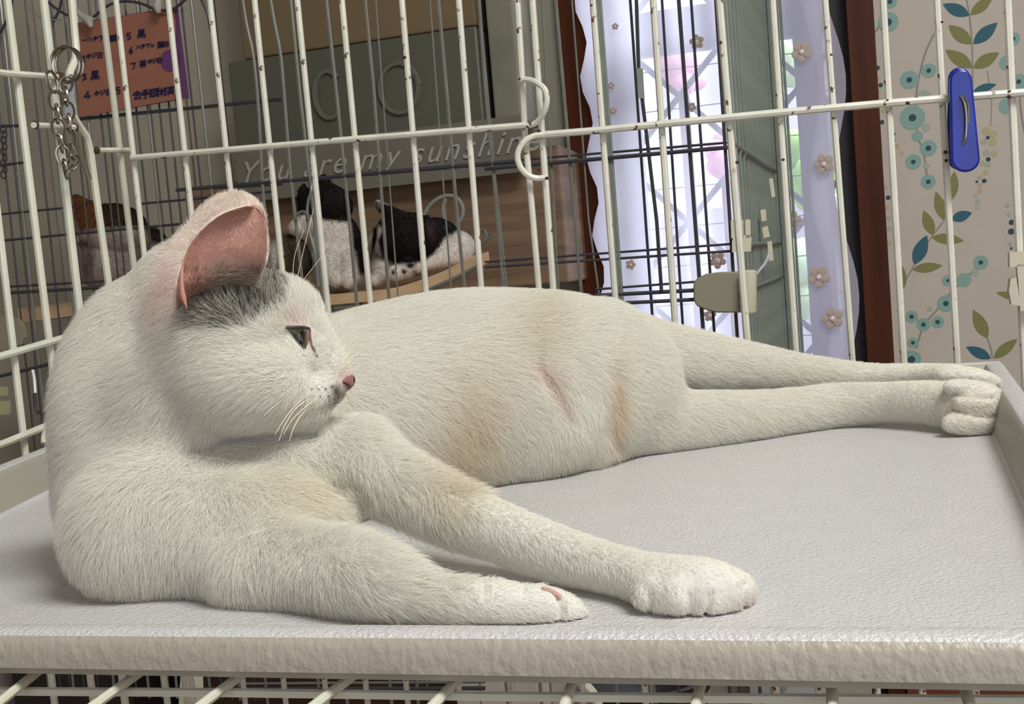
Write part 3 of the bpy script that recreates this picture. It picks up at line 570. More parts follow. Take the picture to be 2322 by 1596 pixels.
G = {  # glyphs in a 1x1 box, y down
 'ハ': [[(.35, .2), (.1, .85)], [(.6, .2), (.9, .85)]], 'チ': [[(.75, .08), (.25, .2)], [(.05, .42), (.95, .42)], [(.52, .15), (.5, .6), (.3, .95)]], 'ワ': [[(.15, .4), (.15, .15), (.85, .15), (.8, .5), (.4, .95)]],
 'レ': [[(.3, .1), (.3, .85), (.85, .45)]], 'キ': [[(.15, .35), (.85, .25)], [(.1, .62), (.9, .52)], [(.45, .05), (.6, .95)]], 'ジ': [[(.2, .1), (.4, .2)], [(.1, .4), (.3, .5)], [(.2, .9), (.9, .4)], [(.7, .05), (.78, .18)], [(.85, 0), (.93, .13)]],
 '白': [[(.5, 0), (.4, .18)], [(.15, .2), (.85, .2), (.85, .95), (.15, .95), (.15, .2)], [(.15, .57), (.85, .57)]], '黒': [[(.2, .05), (.8, .05), (.8, .4), (.2, .4), (.2, .05)], [(.5, .05), (.5, .72)], [(.2, .22), (.8, .22)], [(.15, .57), (.85, .57)], [(.02, .74), (.98, .74)], [(.1, .82), (.05, .98)], [(.36, .84), (.38, .96)], [(.62, .84), (.66, .96)], [(.86, .82), (.95, .97)]],
 '茶': [[(.02, .15), (.98, .15)], [(.32, 0), (.32, .28)], [(.68, 0), (.68, .28)], [(.5, .28), (.05, .55)], [(.5, .28), (.95, .55)], [(.15, .6), (.85, .6)], [(.5, .45), (.5, .98)], [(.3, .7), (.15, .9)], [(.7, .7), (.85, .9)]],
 '5': [[(.75, .1), (.3, .1), (.25, .45), (.7, .45), (.75, .8), (.3, .92)]], '6': [[(.6, .05), (.25, .6), (.4, .95), (.7, .8), (.6, .55), (.28, .62)]], '7': [[(.15, .1), (.8, .1), (.45, .98)]], '2': [[(.2, .2), (.55, .08), (.7, .35), (.2, .92), (.8, .9)]],
 '3': [[(.2, .12), (.65, .15), (.4, .45), (.7, .7), (.2, .92)]], '4': [[(.6, .98), (.6, .05), (.1, .65), (.9, .65)]], '1': [[(.5, .05), (.5, .95)]], '一': [[(.05, .5), (.9, .45)]],
 '去': [[(.15, .2), (.85, .2)], [(.5, .02), (.5, .42)], [(.02, .43), (.98, .43)], [(.5, .45), (.2, .9), (.85, .85)], [(.7, .65), (.9, .95)]], '手': [[(.7, .02), (.25, .12)], [(.15, .32), (.85, .3)], [(.02, .55), (.98, .52)], [(.5, .1), (.55, .9), (.35, .95)]],
 '頭': [[(.02, .1), (.42, .1)], [(.08, .25), (.38, .25), (.38, .5), (.08, .5), (.08, .25)], [(.12, .6), (.18, .8)], [(.35, .58), (.28, .8)], [(.02, .9), (.45, .84)], [(.5, .08), (.98, .08)], [(.58, .25), (.92, .25), (.92, .78), (.58, .78), (.58, .25)], [(.58, .5), (.92, .5)], [(.66, .8), (.52, .98)], [(.84, .8), (.98, .98)]],
 '術': [[(.2, 0), (.05, .2)], [(.22, .25), (.02, .5)], [(.14, .42), (.14, .98)], [(.3, .35), (.66, .33)], [(.48, .1), (.48, .95)], [(.47, .4), (.3, .75)], [(.5, .4), (.66, .7)], [(.74, .18), (.96, .16)], [(.7, .42), (1, .4)], [(.86, .42), (.86, .9), (.76, .92)]],
 '済': [[(.05, .1), (.18, .2)], [(0, .38), (.14, .46)], [(.02, .95), (.2, .62)], [(.28, .15), (.98, .15)], [(.62, 0), (.62, .15)], [(.82, .2), (.3, .5)], [(.4, .2), (.95, .5)], [(.42, .52), (.4, .8), (.3, .98)], [(.85, .5), (.85, .98)], [(.42, .62), (.85, .62)], [(.42, .76), (.85, .76)]],
 '錆': [[(.22, 0), (.02, .3)], [(.22, 0), (.42, .28)], [(.08, .38), (.38, .38)], [(.03, .58), (.42, .58)], [(.22, .38), (.22, .9)], [(.02, .92), (.44, .86)], [(.52, .12), (.95, .12)], [(.55, .26), (.93, .26)], [(.48, .4), (1, .4)], [(.73, .02), (.73, .4)], [(.57, .52), (.57, .98)], [(.57, .52), (.9, .52), (.9, .95)], [(.57, .66), (.9, .66)], [(.57, .8), (.9, .8)]]}
wm = MB()
for txt, x, y, s_, dx in [('一ハチワレ', 186, 86, 12, 12), ('頭', 249, 80, 15, 15), ('5', 283, 75, 17, 12), ('黒', 311, 68, 19, 18), ('2', 181, 127, 15, 12), ('キジ白', 194, 122, 13, 13), ('6', 289, 107, 16, 12), ('ハチワレ', 308, 102, 11, 11), ('錆', 357, 95, 14, 13), ('白', 371, 94, 12, 13), ('3', 184, 168, 16, 12), ('黒', 205, 162, 20, 18),
                          ('7', 294, 143, 16, 12), ('茶', 316, 138, 16, 12), ('キジ白', 334, 134, 12, 11), ('4', 189, 208, 18, 12), ('キジ白', 213, 206, 13, 13), ('5', 259, 198, 17, 12), ('去手頭術済', 301, 207, 20, 18.5)]:
    for i, c_ in enumerate(txt):
        strokes(wm, x + i * dx, y - .14 * i * dx, s_, G[c_], th=1.5 if s_ > 13 else 1.15)
wm.build('handwriting', M_PEN, note, smooth=False)
for x, y, x2, y2 in [(165, 18, 207, 62), (358, -20, 360, 30)]:
    t = MB().tube([Q(x, y, NB - .02), Q((x + x2) / 2, (y + y2) / 2 - 4, NB - .02), Q(x2 - 4, y2 - 16, NB - .02), Q(x2, y2, NB - .02)], [.004, .005, .008, .003], 10)
    t.build('plastic_tie', mat('milky_plastic', (.42, .41, .38), .4), note)
# ---------------- boxes on a shelf behind the kittens
SB = 1.98
def bx(name, x0, y0, x1, y1, b0, b1, m_, label, cat, group=None, zmin=None):
    p, q = Q(x0, y0, b0), Q(x1, y1, b0); a_0, a_1 = p @ Dv, q @ Dv; z1, z0 = p[2], q[2]
    if zmin is not None: z0 = zmin
    mb = MB().hexa([room(a_0, b0, z0), room(a_1, b0, z0), room(a_1, b1, z0), room(a_0, b1, z0), room(a_0, b0, z1), room(a_1, b0, z1), room(a_1, b1, z1), room(a_0, b1, z1)])
    o = mb.build(name, m_, smooth=False); bv = o.modifiers.new('bevel', 'BEVEL'); bv.width = .004; bv.segments = 2
    return tag(o, label, cat, group)
bx('cardboard_box', 512, -260, 1083, 91, SB, 2.17, M_CARD, 'brown cardboard box above the grey storage box behind the cage', 'box', zmin=Q(516, 142, SB - .01)[2] + .003)
M_STOR = mat('grey_green_plastic', (.115, .120, .090), .4, var=.1, vscale=3)
stb = bx('storage_box', 516, 142, 1098, 275, SB - .01, 2.17, M_STOR, 'translucent grey green storage box under the cardboard box', 'storage box')
for x, y, rx, ry in [(745, 215, 34, 52), (905, 200, 46, 55)]:
    c = Q(x, y, SB - .0125); k = c[1] / F_; MB().tube([c + k * (rx * math.cos(t) * Dv + ry * math.sin(t) * Zv) for t in (np.linspace(.7, 5.6, 24) if x < 800 else np.linspace(0, 6.28, 30))], .006, 6).build('embossed_letter', mat('embossed_grey', (.15, .15, .118), .5), stb)

sign = empty('sign_board', Q(860, 405, SB - .03), 'grey board lettered You are my sunshine in white script, above the kittens', 'sign')
p, q = Q(528, 305, SB - .03), Q(1192, 412, SB - .03); zt_, zb_ = Q(860, 300, SB - .03)[2], Q(860, 425, SB - .03)[2]
MB().hexa([room(p @ Dv, SB - .03, zb_), room(q @ Dv, SB - .03, zb_), room(q @ Dv, SB - .015, zb_), room(p @ Dv, SB - .015, zb_), room(p @ Dv, SB - .03, zt_), room(q @ Dv, SB - .03, zt_), room(q @ Dv, SB - .015, zt_), room(p @ Dv, SB - .015, zt_)]).build('board', mat('grey_board', (.19, .175, .14), .6, var=.05), sign, smooth=False)
fc = bpy.data.curves.new('lettering', 'FONT'); fc.body = 'You are my sunshine'; fc.shear = .45; fc.size = .060; fc.extrude = .0008; fc.space_character = 1.18; fc.offset = 0; fc.materials.append(mat('chalk_white', (.42, .42, .38), .7))
fo = bpy.data.objects.new('lettering', fc); COL.objects.link(fo); bpy.context.view_layer.update(); fm = bpy.data.meshes.new_from_object(fo.evaluated_get(bpy.context.evaluated_depsgraph_get())); bpy.data.objects.remove(fo)
fo = bpy.data.objects.new('lettering', fm); pp = Q(540, 418, SB - .0335); fo.location = pp; fo.rotation_euler = (math.pi / 2, 0, -YAW); link(fo, sign)
bx('shelf_panel', 420, 425, 1290, 640, SB + .02, 2.18, M_PANEL, 'brown wood grain panel behind the kittens', 'panel')
bx('plaster_board', 1092, -80, 1182, 270, SB + .02, 2.15, mat('stained_board', (.27, .27, .20), .8, var=.2, vscale=10), 'pale stained board standing beside the cardboard box', 'board')
cd = wire('looped_cord', smooth_path([Q(x, y, 1.86) for x, y in [(955, 500), (975, 465), (1005, 445), (1035, 448), (1050, 475), (1040, 505), (1020, 520), (1005, 480), (1010, 450)]], 5), .0035, mat('cord_white', (.30, .32, .30), .4)); tag(cd, 'loop of pale cord against the brown panel above the sleeping kitten', 'cord')
cd = wire('cord_end', smooth_path([Q(x, y, 1.80) for x, y in [(1070, 560), (1082, 530), (1098, 522), (1100, 540), (1090, 553), (1112, 538), (1120, 530)]], 5), .003, M_GREY); tag(cd, 'small grey cord end by the shelf tip', 'cord')
# ---------------- curved wooden shelf the kittens lie on
def shelf_pt(x, y, b): return Q(x, y, b)
edge = smooth_path([(700, 672), (790, 664), (900, 652), (1000, 620), (1060, 594), (1108, 570)], 6)
KB = 1.56
EX = Q(820, 650, KB) - CAM; EX[2] = 0; EX /= np.linalg.norm(EX)
mb = MB(); n = len(edge); V = []
for (x, y) in edge:
    p = Q(x, y, KB); 
    V += [p, p - Zv * .016, p + EX * .20 - Zv * .016 , p + EX * .20]
Fc = []
for i in range(n - 1):
    for k in range(4): Fc.append((i * 4 + k, (i + 1) * 4 + k, (i + 1) * 4 + (k + 1) % 4, i * 4 + (k + 1) % 4))
Fc += [(0, 3, 2, 1), tuple((n - 1) * 4 + k for k in (0, 1, 2, 3))]
mb.add(V, Fc); tag(mb.build('cat_shelf', M_PINE), 'curved pale wooden shelf board carrying the kittens inside the grey cage', 'shelf')
wire('shelf_wire', [Q(760, 700, KB - .01), Q(900, 684, KB - .01), Q(1020, 636, KB - .01), Q(1090, 600, KB - .01)], .003, M_GREY, gc, sm=4)
p0 = Q(40, 700, GL + .025); p1_ = Q(250, 672, GL + .025)
tag(MB().hexa([p0 - Zv * .024, p1_ - Zv * .024, p1_ + Nv * .25 - Zv * .024, p0 + Nv * .25 - Zv * .024, p0, p1_, p1_ + Nv * .25, p0 + Nv * .25]).build('cat_shelf', M_PINE, smooth=False), 'straight pale wooden shelf under the calico cat at left', 'shelf')
# ---------------- low things seen through the gap below the tray
def lowbox(name, x0, x1, b0, b1, m_, label, cat, ztop=None, z0=0):
    a_0, a_1 = Q(x0, 1555, b0) @ Dv, Q(x1, 1555, b0) @ Dv; zt = ztop or .42
    o = MB().hexa([room(a_0, b0, z0), room(a_1, b0, z0), room(a_1, b1, z0), room(a_0, b1, z0), room(a_0, b0, zt), room(a_1, b0, zt), room(a_1, b1, zt), room(a_0, b1, zt)]).build(name, m_, smooth=False)
    return tag(o, label, cat)
lowbox('wooden_chest', 440, 1035, 1.75, 2.1, mat('dark_red_wood', (.045, .014, .008), .5, var=.3), 'dark red brown wooden chest seen below the tray', 'chest')
lowbox('storage_box', 1046, 1250, 1.5, 1.75, mat('pink_white_plastic', (.55, .50, .47), .5), 'pale pinkish plastic box seen below the tray', 'storage box')
lowbox('dark_cabinet', 30, 300, 1.8, 2.1, mat('near_black', (.02, .016, .014), .6), 'near-black cabinet in the far-left corner below the tray', 'cabinet')
lowbox('storage_box', 1700, 1880, 2.085, 2.12, mat('pale_grey_box', (.40, .40, .42), .5), 'pale grey box behind thin wires below the tray', 'storage box')
bo = MB(); c = Q(1465, 1548, 1.62); prof_ = [(.02, -.05), (.07, -.035), (.10, 0), (.105, .02), (.095, .02), (.06, -.02), (0.001, -.03)]
V = []; nn = 24
for r_, z_ in prof_: V += [c + np.array([r_ * math.cos(t), r_ * math.sin(t), z_]) for t in np.linspace(0, 2 * math.pi, nn + 1)[:-1]]
bo.add(V, [(i * nn + j, i * nn + (j + 1) % nn, (i + 1) * nn + (j + 1) % nn, (i + 1) * nn + j) for i in range(len(prof_) - 1) for j in range(nn)]); tag(bo.build('food_bowl', M_BLACK), 'black food bowl seen below the tray', 'bowl')
sb_ = lowbox('small_stool', 1380, 1560, 1.5, 1.76, mat('stool_beige', (.42, .38, .33), .6), 'low beige stool carrying the black bowl', 'stool', ztop=c[2] - .05)
o = MB().tube(smooth_path([Q(x, y, 1.3) for x, y in [(1312, 1545), (1330, 1555), (1350, 1580), (1362, 1620)]], 5), .006, 8).build('white_hose', M_WIREC); tag(o, 'short curved white tube beside the pale box below the tray', 'tube')
o = MB().prism([Q(x, y, 1.4) for x, y in [(410, 1520), (432, 1526), (444, 1545), (446, 1600), (405, 1600)]], Nv * .02).build('ivory_scoop', M_IVORY); tag(o, 'ivory plastic scoop standing below the tray at left', 'scoop')
# ================================================================ the white cat
def pr(r, Y): return r * Y / F_
def TY(x, y): return Zp(x, y, T)[1]
def limb(mb, nodes, k=6, n=20):
    """nodes: (x, y, Y, r, depth ratio) in picture px and metres of depth; a rounded, tapering closed tube through them"""
    P3 = [P(x, y, Y) for x, y, Y, r, q in nodes]; R = [pr(r, Y) for x, y, Y, r, q in nodes]; Qd = [pr(r, Y) * q for x, y, Y, r, q in nodes]
    arr = [np.array([*p, r_, d_]) for p, r_, d_ in zip(P3, R, Qd)]; arr = smooth_path(arr, k)
    # rounded ends
    def cap(a, b, rev):
        t = a[:3] - b[:3]; t /= np.linalg.norm(t) + 1e-12; out = []
        for an in (25, 45, 62, 76, 86):
            s_, c_ = math.sin(math.radians(an)), math.cos(math.radians(an)); out.append(np.array([*(a[:3] + t * min(a[3], a[4]) * s_), a[3] * c_, a[4] * c_]))
        return out[::-1] if rev else out
    arr = cap(arr[0], arr[1], True) + arr + cap(arr[-1], arr[-2], False)
    ctr = [a[:3] for a in arr]; V = []; m_ = len(arr)
    for i, a in enumerate(arr):
        t = ctr[min(i + 1, m_ - 1)] - ctr[max(i - 1, 0)]; t /= np.linalg.norm(t) + 1e-12
        v = a[:3] - CAM; v /= np.linalg.norm(v); u = np.cross(t, v); u /= np.linalg.norm(u) + 1e-9; w = np.cross(u, t)
        for j in range(n):
            an = 2 * math.pi * j / n; V.append(a[:3] + a[3] * math.cos(an) * u + a[4] * math.sin(an) * w)
    Fc = [(i * n + j, i * n + (j + 1) % n, (i + 1) * n + (j + 1) % n, (i + 1) * n + j) for i in range(m_ - 1) for j in range(n)]
    Fc += [tuple(range(n))[::-1], tuple((m_ - 1) * n + j for j in range(n))]
    mb.add(V, Fc)
def egg(mb, x, y, Y, rx, ry, rd, rot=0):
    c = P(x, y, Y); k = Y / F_; a = math.radians(rot)
    ex = math.cos(a) * cx_ - math.sin(a) * cy_; ey = math.sin(a) * cx_ + math.cos(a) * cy_
    mb.ball(c, [rx * k, ry * k, rd * k], nu=28, nv=18, ax=np.column_stack([ex, ey, Fv]))
def remesh(mb, voxel, name, smooth=4, adapt=0):
    me = bpy.data.meshes.new(name + '_raw'); me.from_pydata(mb.v, [], mb.f); me.validate(); o = bpy.data.objects.new(name + '_raw', me); COL.objects.link(o)
    md = o.modifiers.new('r', 'REMESH'); md.mode = 'VOXEL'; md.voxel_size = voxel; md.adaptivity = adapt
    if smooth: sm_ = o.modifiers.new('s', 'SMOOTH'); sm_.factor = .5; sm_.iterations = smooth
    dg = bpy.context.evaluated_depsgraph_get(); dg.update(); ev = o.evaluated_get(dg); out = bpy.data.meshes.new_from_object(ev)
    bpy.data.objects.remove(o); bpy.data.meshes.remove(me); out.name = name; return out
def mesh_arrays(me):
    V = np.empty(len(me.vertices) * 3); me.vertices.foreach_get('co', V); N_ = np.empty(len(me.vertices) * 3); me.vertices.foreach_get('normal', N_)
    me.calc_loop_triangles(); Tr = np.empty(len(me.loop_triangles) * 3, int); me.loop_triangles.foreach_get('vertices', Tr)
    return V.reshape(-1, 3), N_.reshape(-1, 3), Tr.reshape(-1, 3)
def projN(Pn):
    v = Pn - CAM; w = v @ Fv; return 1161 + F_ * (v @ cx_) / w, 798 - F_ * (v @ cy_) / w
cb_ = MB()
# trunk
limb(cb_, [(470, 1075, .515, 232, .8), (640, 1010, .55, 235, .85), (830, 945, .60, 238, .85), (1030, 905, .635, 240, .82), (1190, 885, .655, 224, .80), (1330, 878, .668, 203, .75), (1440, 872, .68, 150, .7)], n=28)
egg(cb_, 1165, 972, .628, 205, 136, 95, -5)                    # soft belly
egg(cb_, 1285, 970, .642, 130, 132, 70, 0)
egg(cb_, 1330, 790, .675, 150, 105, 110, -10)                  # hip
egg(cb_, 1345, 925, .650, 80, 160, 55, 8)                      # inner thigh fold
# chest, shoulders, neck
egg(cb_, 396, 1120, .480, 262, 240, 160, 0)
egg(cb_, 335, 1205, .452, 195, 176, 130, 0)
egg(cb_, 560, 1225, .448, 270, 158, 130, 0)
limb(cb_, [(395, 1105, .495, 258, .62), (352, 955, .500, 222, .62), (345, 830, .500, 196, .62), (395, 745, .50, 165, .62)], n=24)
egg(cb_, 640, 1080, .478, 190, 112, 110, -5)
# head
egg(cb_, 520, 790, .478, 186, 186, 150, 0)                     # skull and cheek
egg(cb_, 555, 870, .462, 152, 108, 110, 0)
egg(cb_, 610, 745, .478, 128, 128, 105, -30)                   # forehead
limb(cb_, [(600, 800, .475, 125, .75), (688, 802, .472, 90, .8), (744, 828, .472, 55, .85), (779, 857, .472, 33, .9)], n=20)   # nose bridge
egg(cb_, 799, 867, .472, 25, 20, 24, 20)                      # nose tip
egg(cb_, 706, 898, .468, 78, 56, 58, -22)                      # whisker pad
egg(cb_, 742, 893, .467, 40, 33, 40, -25)
egg(cb_, 690, 942, .473, 60, 38, 46, -14)                      # chin
egg(cb_, 600, 930, .475, 110, 62, 75, -5)
egg(cb_, 405, 648, .495, 104, 112, 85, 30)                     # crown behind the ear
egg(cb_, 400, 900, .480, 170, 170, 125, 10)
egg(cb_, 300, 700, .50, 84, 74, 60)
egg(cb_, 262, 860, .492, 132, 160, 105)
egg(cb_, 240, 950, .485, 116, 190, 110)
egg(cb_, 470, 700, .485, 150, 110, 90, 20)
# upper foreleg
limb(cb_, [(740, 1040, .485, 95, .9), (850, 1075, .468, 92, .9), (960, 1130, .452, 84, .85), (1060, 1175, .437, 82, .85), (1180, 1222, .420, 76, .85), (1300, 1262, .404, 71, .85), (1400, 1292, .388, 68, .9), (1480, 1318, .377, 74, .9), (1560, 1330, .369, 77, .9), (1622, 1335, .366, 74, .9)])
egg(cb_, 812, 1020, .482, 95, 85, 80, -20)
for x, y, Y, rx, ry, rd in [(1468, 1356, .365, 56, 52, 36), (1540, 1358, .361, 56, 54, 34), (1606, 1356, .360, 50, 58, 34), (1658, 1350, .362, 46, 60, 36), (1686, 1342, .368, 40, 58, 38)]: egg(cb_, x, y, Y, rx, ry, rd)
# lower foreleg
limb(cb_, [(560, 1290, .428, 118, .8), (700, 1290, .414, 108, .8), (820, 1304, .393, 102, .8), (910, 1328, .383, 86, .8), (990, 1358, .376, 62, .8), (1080, 1364, .372, 60, .75), (1170, 1371, .370, 52, .8), (1250, 1380, .369, 50, .8), (1305, 1390, .368, 44, .8)])
egg(cb_, 1062, 1342, .373, 34, 44, 32); egg(cb_, 1118, 1346, .372, 36, 44, 32); egg(cb_, 1160, 1362, .371, 60, 42, 34); egg(cb_, 1222, 1366, .371, 42, 46, 34); egg(cb_, 1282, 1384, .369, 44, 38, 30, 25); egg(cb_, 1328, 1398, .367, 34, 32, 26, 30)
# upper hind leg
limb(cb_, [(1350, 790, .690, 112, .8), (1480, 808, .705, 84, .8), (1600, 822, .712, 70, .8), (1720, 834, .728, 54, .85), (1830, 846, .738, 39, .9), (1950, 852, .738, 28, 1), (2070, 850, .726, 25, 1.1), (2160, 853, .706, 27, 1.1)])
egg(cb_, 2196, 860, .684, 78, 28, 36, 9)
# lower hind leg
limb(cb_, [(1370, 920, .655, 105, .6), (1460, 952, .672, 84, .7), (1580, 952, .682, 70, .75), (1700, 944, .692, 60, .8), (1800, 932, .704, 51, .85), (1900, 920, .710, 47, .9), (2000, 914, .698, 46, .9), (2090, 914, .676, 50, .85), (2140, 919, .662, 54, .75), (2190, 924, .648, 58, .65), (2235, 927, .642, 52, .6)])
for x, y, Y, rx, ry, rd, ro in [(2205, 884, .647, 72, 23, 26, 9), (2222, 917, .641, 62, 26, 26, 4), (2208, 959, .640, 76, 30, 28, -2)]: egg(cb_, x, y, Y, rx, ry, rd, ro)
body_me = remesh(cb_, .0015, 'cat_body', 4)
V, Nn, Tr = mesh_arrays(body_me)
E_ = np.empty(len(body_me.edges) * 2, int); body_me.edges.foreach_get('vertices', E_); E_ = E_.reshape(-1, 2)
X_, Y_ = projN(V); deg = np.bincount(E_.ravel(), minlength=len(V)).astype(float)
def bump_(cx, cy, rx, ry): return np.clip(1.6 - 1.6 * np.sqrt(((X_ - cx) / rx) ** 2 + ((Y_ - cy) / ry) ** 2), 0, 1)
keep = np.maximum.reduce([bump_(640, 800, 230, 200), bump_(1600, 1340, 230, 130), bump_(1180, 1360, 250, 130), np.clip((X_ - 1700) / 200, 0, 1) * .97])
sw = (1 - keep)[:, None] * .9
for _ in range(65):
    A_s = np.column_stack([np.bincount(E_[:, 0], V[E_[:, 1], c], len(V)) + np.bincount(E_[:, 1], V[E_[:, 0], c], len(V)) for c in range(3)]) / deg[:, None]
    V = V + sw * (A_s - V)
body_me.vertices.foreach_set('co', V.ravel()); body_me.update(); V, Nn, Tr = mesh_arrays(body_me)
zf = T + .0006
low = V[:, 2] < zf; V[low, 2] = zf - (zf - V[low, 2]) * .02
# tuck in sideways below the front rim
X_, Y_ = projN(V)
def groove(pts, depth, width, V, yr=None):        # press a narrow crease along a picture-space path, on near surfaces
    P2 = np.array(smooth_path([np.array([x, y, 0.]) for x, y in pts], 8))[:, :2]; D2 = np.full(len(V), 1e9)
    for i in range(len(P2) - 1):
        a, b = P2[i], P2[i + 1]; d = b - a; L2 = d @ d + 1e-9; t = np.clip(((X_ - a[0]) * d[0] + (Y_ - a[1]) * d[1]) / L2, 0, 1)
        D2 = np.minimum(D2, (X_ - a[0] - t * d[0]) ** 2 + (Y_ - a[1] - t * d[1]) ** 2)
    w = np.exp(-D2 / width ** 2); facing = np.clip(-((Nn * ((V - CAM) / np.linalg.norm(V - CAM, axis=1)[:, None])).sum(1)), 0, 1)
    return V - Nn * (w * np.sqrt(facing) * depth)[:, None]
for pts, dp, wd in [([(1462, 1330), (1475, 1368), (1468, 1402)], .0016, 9), ([(1552, 1335), (1566, 1370), (1562, 1404)], .0010, 9), ([(1612, 1345), (1604, 1375), (1602, 1402)], .0018, 7), ([(1688, 1325), (1692, 1360), (1690, 1392)], .0015, 7),
                    ([(2160, 896), (2200, 898), (2250, 902)], .0020, 5), ([(2165, 932), (2205, 942), (2240, 946), (2262, 942)], .0018, 5), ([(2120, 872), (2190, 862), (2250, 866)], .0012, 6), ([(1212, 790), (1225, 840), (1262, 895), (1290, 950)], .0030, 15), ([(1390, 840), (1400, 900), (1385, 960), (1398, 1010)], .0022, 14),
                    ([(1086, 1300), (1092, 1325), (1096, 1345)], .0016, 8), ([(1178, 1318), (1184, 1340)], .0012, 8), ([(1260, 1345), (1270, 1372), (1268, 1400)], .0022, 8),
                    ([(785, 888), (768, 905), (735, 922), (700, 930)], .0012, 5), ([(430, 1025), (520, 1002), (620, 988), (715, 985)], .0045, 16), ([(830, 1125), (790, 1090), (740, 1130)], .0016, 18), ([(690, 1250), (760, 1190), (840, 1185)], .0014, 18),
                    ([(400, 1405), (500, 1392), (690, 1395)], .001, 12), ([(1090, 1010), (1040, 930), (1030, 870)], .0012, 26), ([(1300, 1100), (1330, 1050), (1350, 980)], .0015, 20)]:
    V = groove(pts, dp, wd, V)
# eye socket
w = np.exp(-(((X_ - 690) / 34) ** 2 + ((Y_ - 775) / 26) ** 2)) * (Nn[:, 1] < .2); V = V - Nn * (w * .0016)[:, None]
w = np.exp(-(((X_ - 680) / 48) ** 2 + ((Y_ - 738) / 12) ** 2)) * (Nn[:, 1] < .2); V = V + Nn * (w * .0012)[:, None]
body_me.vertices.foreach_set('co', V.ravel()); body_me.update()
# ---- colouring of coat and skin, by place on the body
WHITE = np.array(s2l(238, 236, 226))
def gauss(x, y, cx, cy, rx, ry, rot=0):
    a = math.radians(rot); dx, dy = x - cx, y - cy; u = dx * math.cos(a) + dy * math.sin(a); v = -dx * math.sin(a) + dy * math.cos(a)
    return np.exp(-((u / rx) ** 2 + (v / ry) ** 2))
def inpoly(x, y, poly, soft=10):
    ins = np.zeros(len(x), bool); d = np.full(len(x), 1e9); n = len(poly)
    for i in range(n):
        x1, y1 = poly[i]; x2, y2 = poly[(i + 1) % n]
        c = ((y1 > y) != (y2 > y)) & (x < (x2 - x1) * (y - y1) / ((y2 - y1) + 1e-9) + x1); ins ^= c
        dx, dy = x2 - x1, y2 - y1; t = np.clip(((x - x1) * dx + (y - y1) * dy) / (dx * dx + dy * dy), 0, 1); d = np.minimum(d, np.hypot(x - x1 - t * dx, y - y1 - t * dy))
    return np.clip(.5 + np.where(ins, d, -d) / (2 * soft), 0, 1)
PATCH = [(432, 730), (448, 690), (480, 645), (540, 610), (602, 590), (640, 612), (648, 645), (640, 690), (600, 712), (560, 735), (500, 738)]
def coat(x, y, near, skin=False, face=None):
    face = near if face is None else near * face
    c = np.tile(WHITE, (len(x), 1))
    def mixc(w, col):
        nonlocal c; c = c * (1 - w[:, None]) + np.array(s2l(*col))[None] * w[:, None]
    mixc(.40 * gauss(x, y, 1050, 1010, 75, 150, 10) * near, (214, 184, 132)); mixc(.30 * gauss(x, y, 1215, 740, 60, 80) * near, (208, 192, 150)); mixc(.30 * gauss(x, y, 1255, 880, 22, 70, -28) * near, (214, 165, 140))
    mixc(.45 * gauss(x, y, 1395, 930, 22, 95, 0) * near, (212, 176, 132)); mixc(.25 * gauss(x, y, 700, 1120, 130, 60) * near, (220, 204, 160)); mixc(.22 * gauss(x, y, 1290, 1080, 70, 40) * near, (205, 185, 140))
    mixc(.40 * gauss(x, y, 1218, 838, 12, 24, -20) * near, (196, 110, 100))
    mixc(.50 * gauss(x, y, 385, 645, 42, 85, 10) * face, (208, 158, 150)); mixc(.35 * gauss(x, y, 672, 728, 30, 12) * face, (210, 160, 150))
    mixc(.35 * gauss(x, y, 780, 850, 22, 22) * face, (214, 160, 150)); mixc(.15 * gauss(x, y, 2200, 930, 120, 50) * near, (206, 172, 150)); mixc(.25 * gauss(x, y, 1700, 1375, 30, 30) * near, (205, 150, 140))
    pw_ = inpoly(x, y, PATCH, 16) * face
    mixc(pw_ * (.62 if not skin else .7), (112, 112, 102))
    mixc(.9 * gauss(x, y, 765, 886, 13, 15) * face, (60, 48, 34)); mixc(.55 * gauss(x, y, 752, 906, 12, 6) * face, (50, 40, 30))
    return c, pw_
near = (Nn[:, 1] < .15).astype(float)
X_, Y_ = projN(V)
face = (V[:, 1] < .52).astype(float); cc, _ = coat(X_, Y_, near, True, face)
def darkline(cc, pts, wdt, col, amt):
    P2 = np.array(smooth_path([np.array([x, y, 0.]) for x, y in pts], 8))[:, :2]; D2 = np.full(len(X_), 1e9)
    for i in range(len(P2) - 1):
        a, b = P2[i], P2[i + 1]; d = b - a; t = np.clip(((X_ - a[0]) * d[0] + (Y_ - a[1]) * d[1]) / (d @ d + 1e-9), 0, 1); D2 = np.minimum(D2, (X_ - a[0] - t * d[0]) ** 2 + (Y_ - a[1] - t * d[1]) ** 2)
    w = (np.exp(-D2 / wdt ** 2) * near * face * amt)[:, None]; return cc * (1 - w) + np.array(s2l(*col)) * w
cc = darkline(cc, [(786, 890), (770, 903), (740, 918), (705, 926)], 3.5, (96, 60, 50), .8)
at = body_me.attributes.new('col', 'FLOAT_COLOR', 'POINT'); at.data.foreach_set('color', np.column_stack([cc * .76, np.ones(len(cc))]).ravel())
M_SKIN = mat('cat_skin', WHITE, .8, attr=True, spec=.15)
body_me.materials.append(M_SKIN); body_me.polygons.foreach_set('use_smooth', [True] * len(body_me.polygons))
cat = bpy.data.objects.new('cat', body_me); COL.objects.link(cat)
tag(cat, 'white cat with a grey patch by its ear, lying on the tray and looking right', 'cat')
BV = BVHTree.FromPolygons([tuple(v) for v in V], [tuple(t) for t in Tr.tolist()])
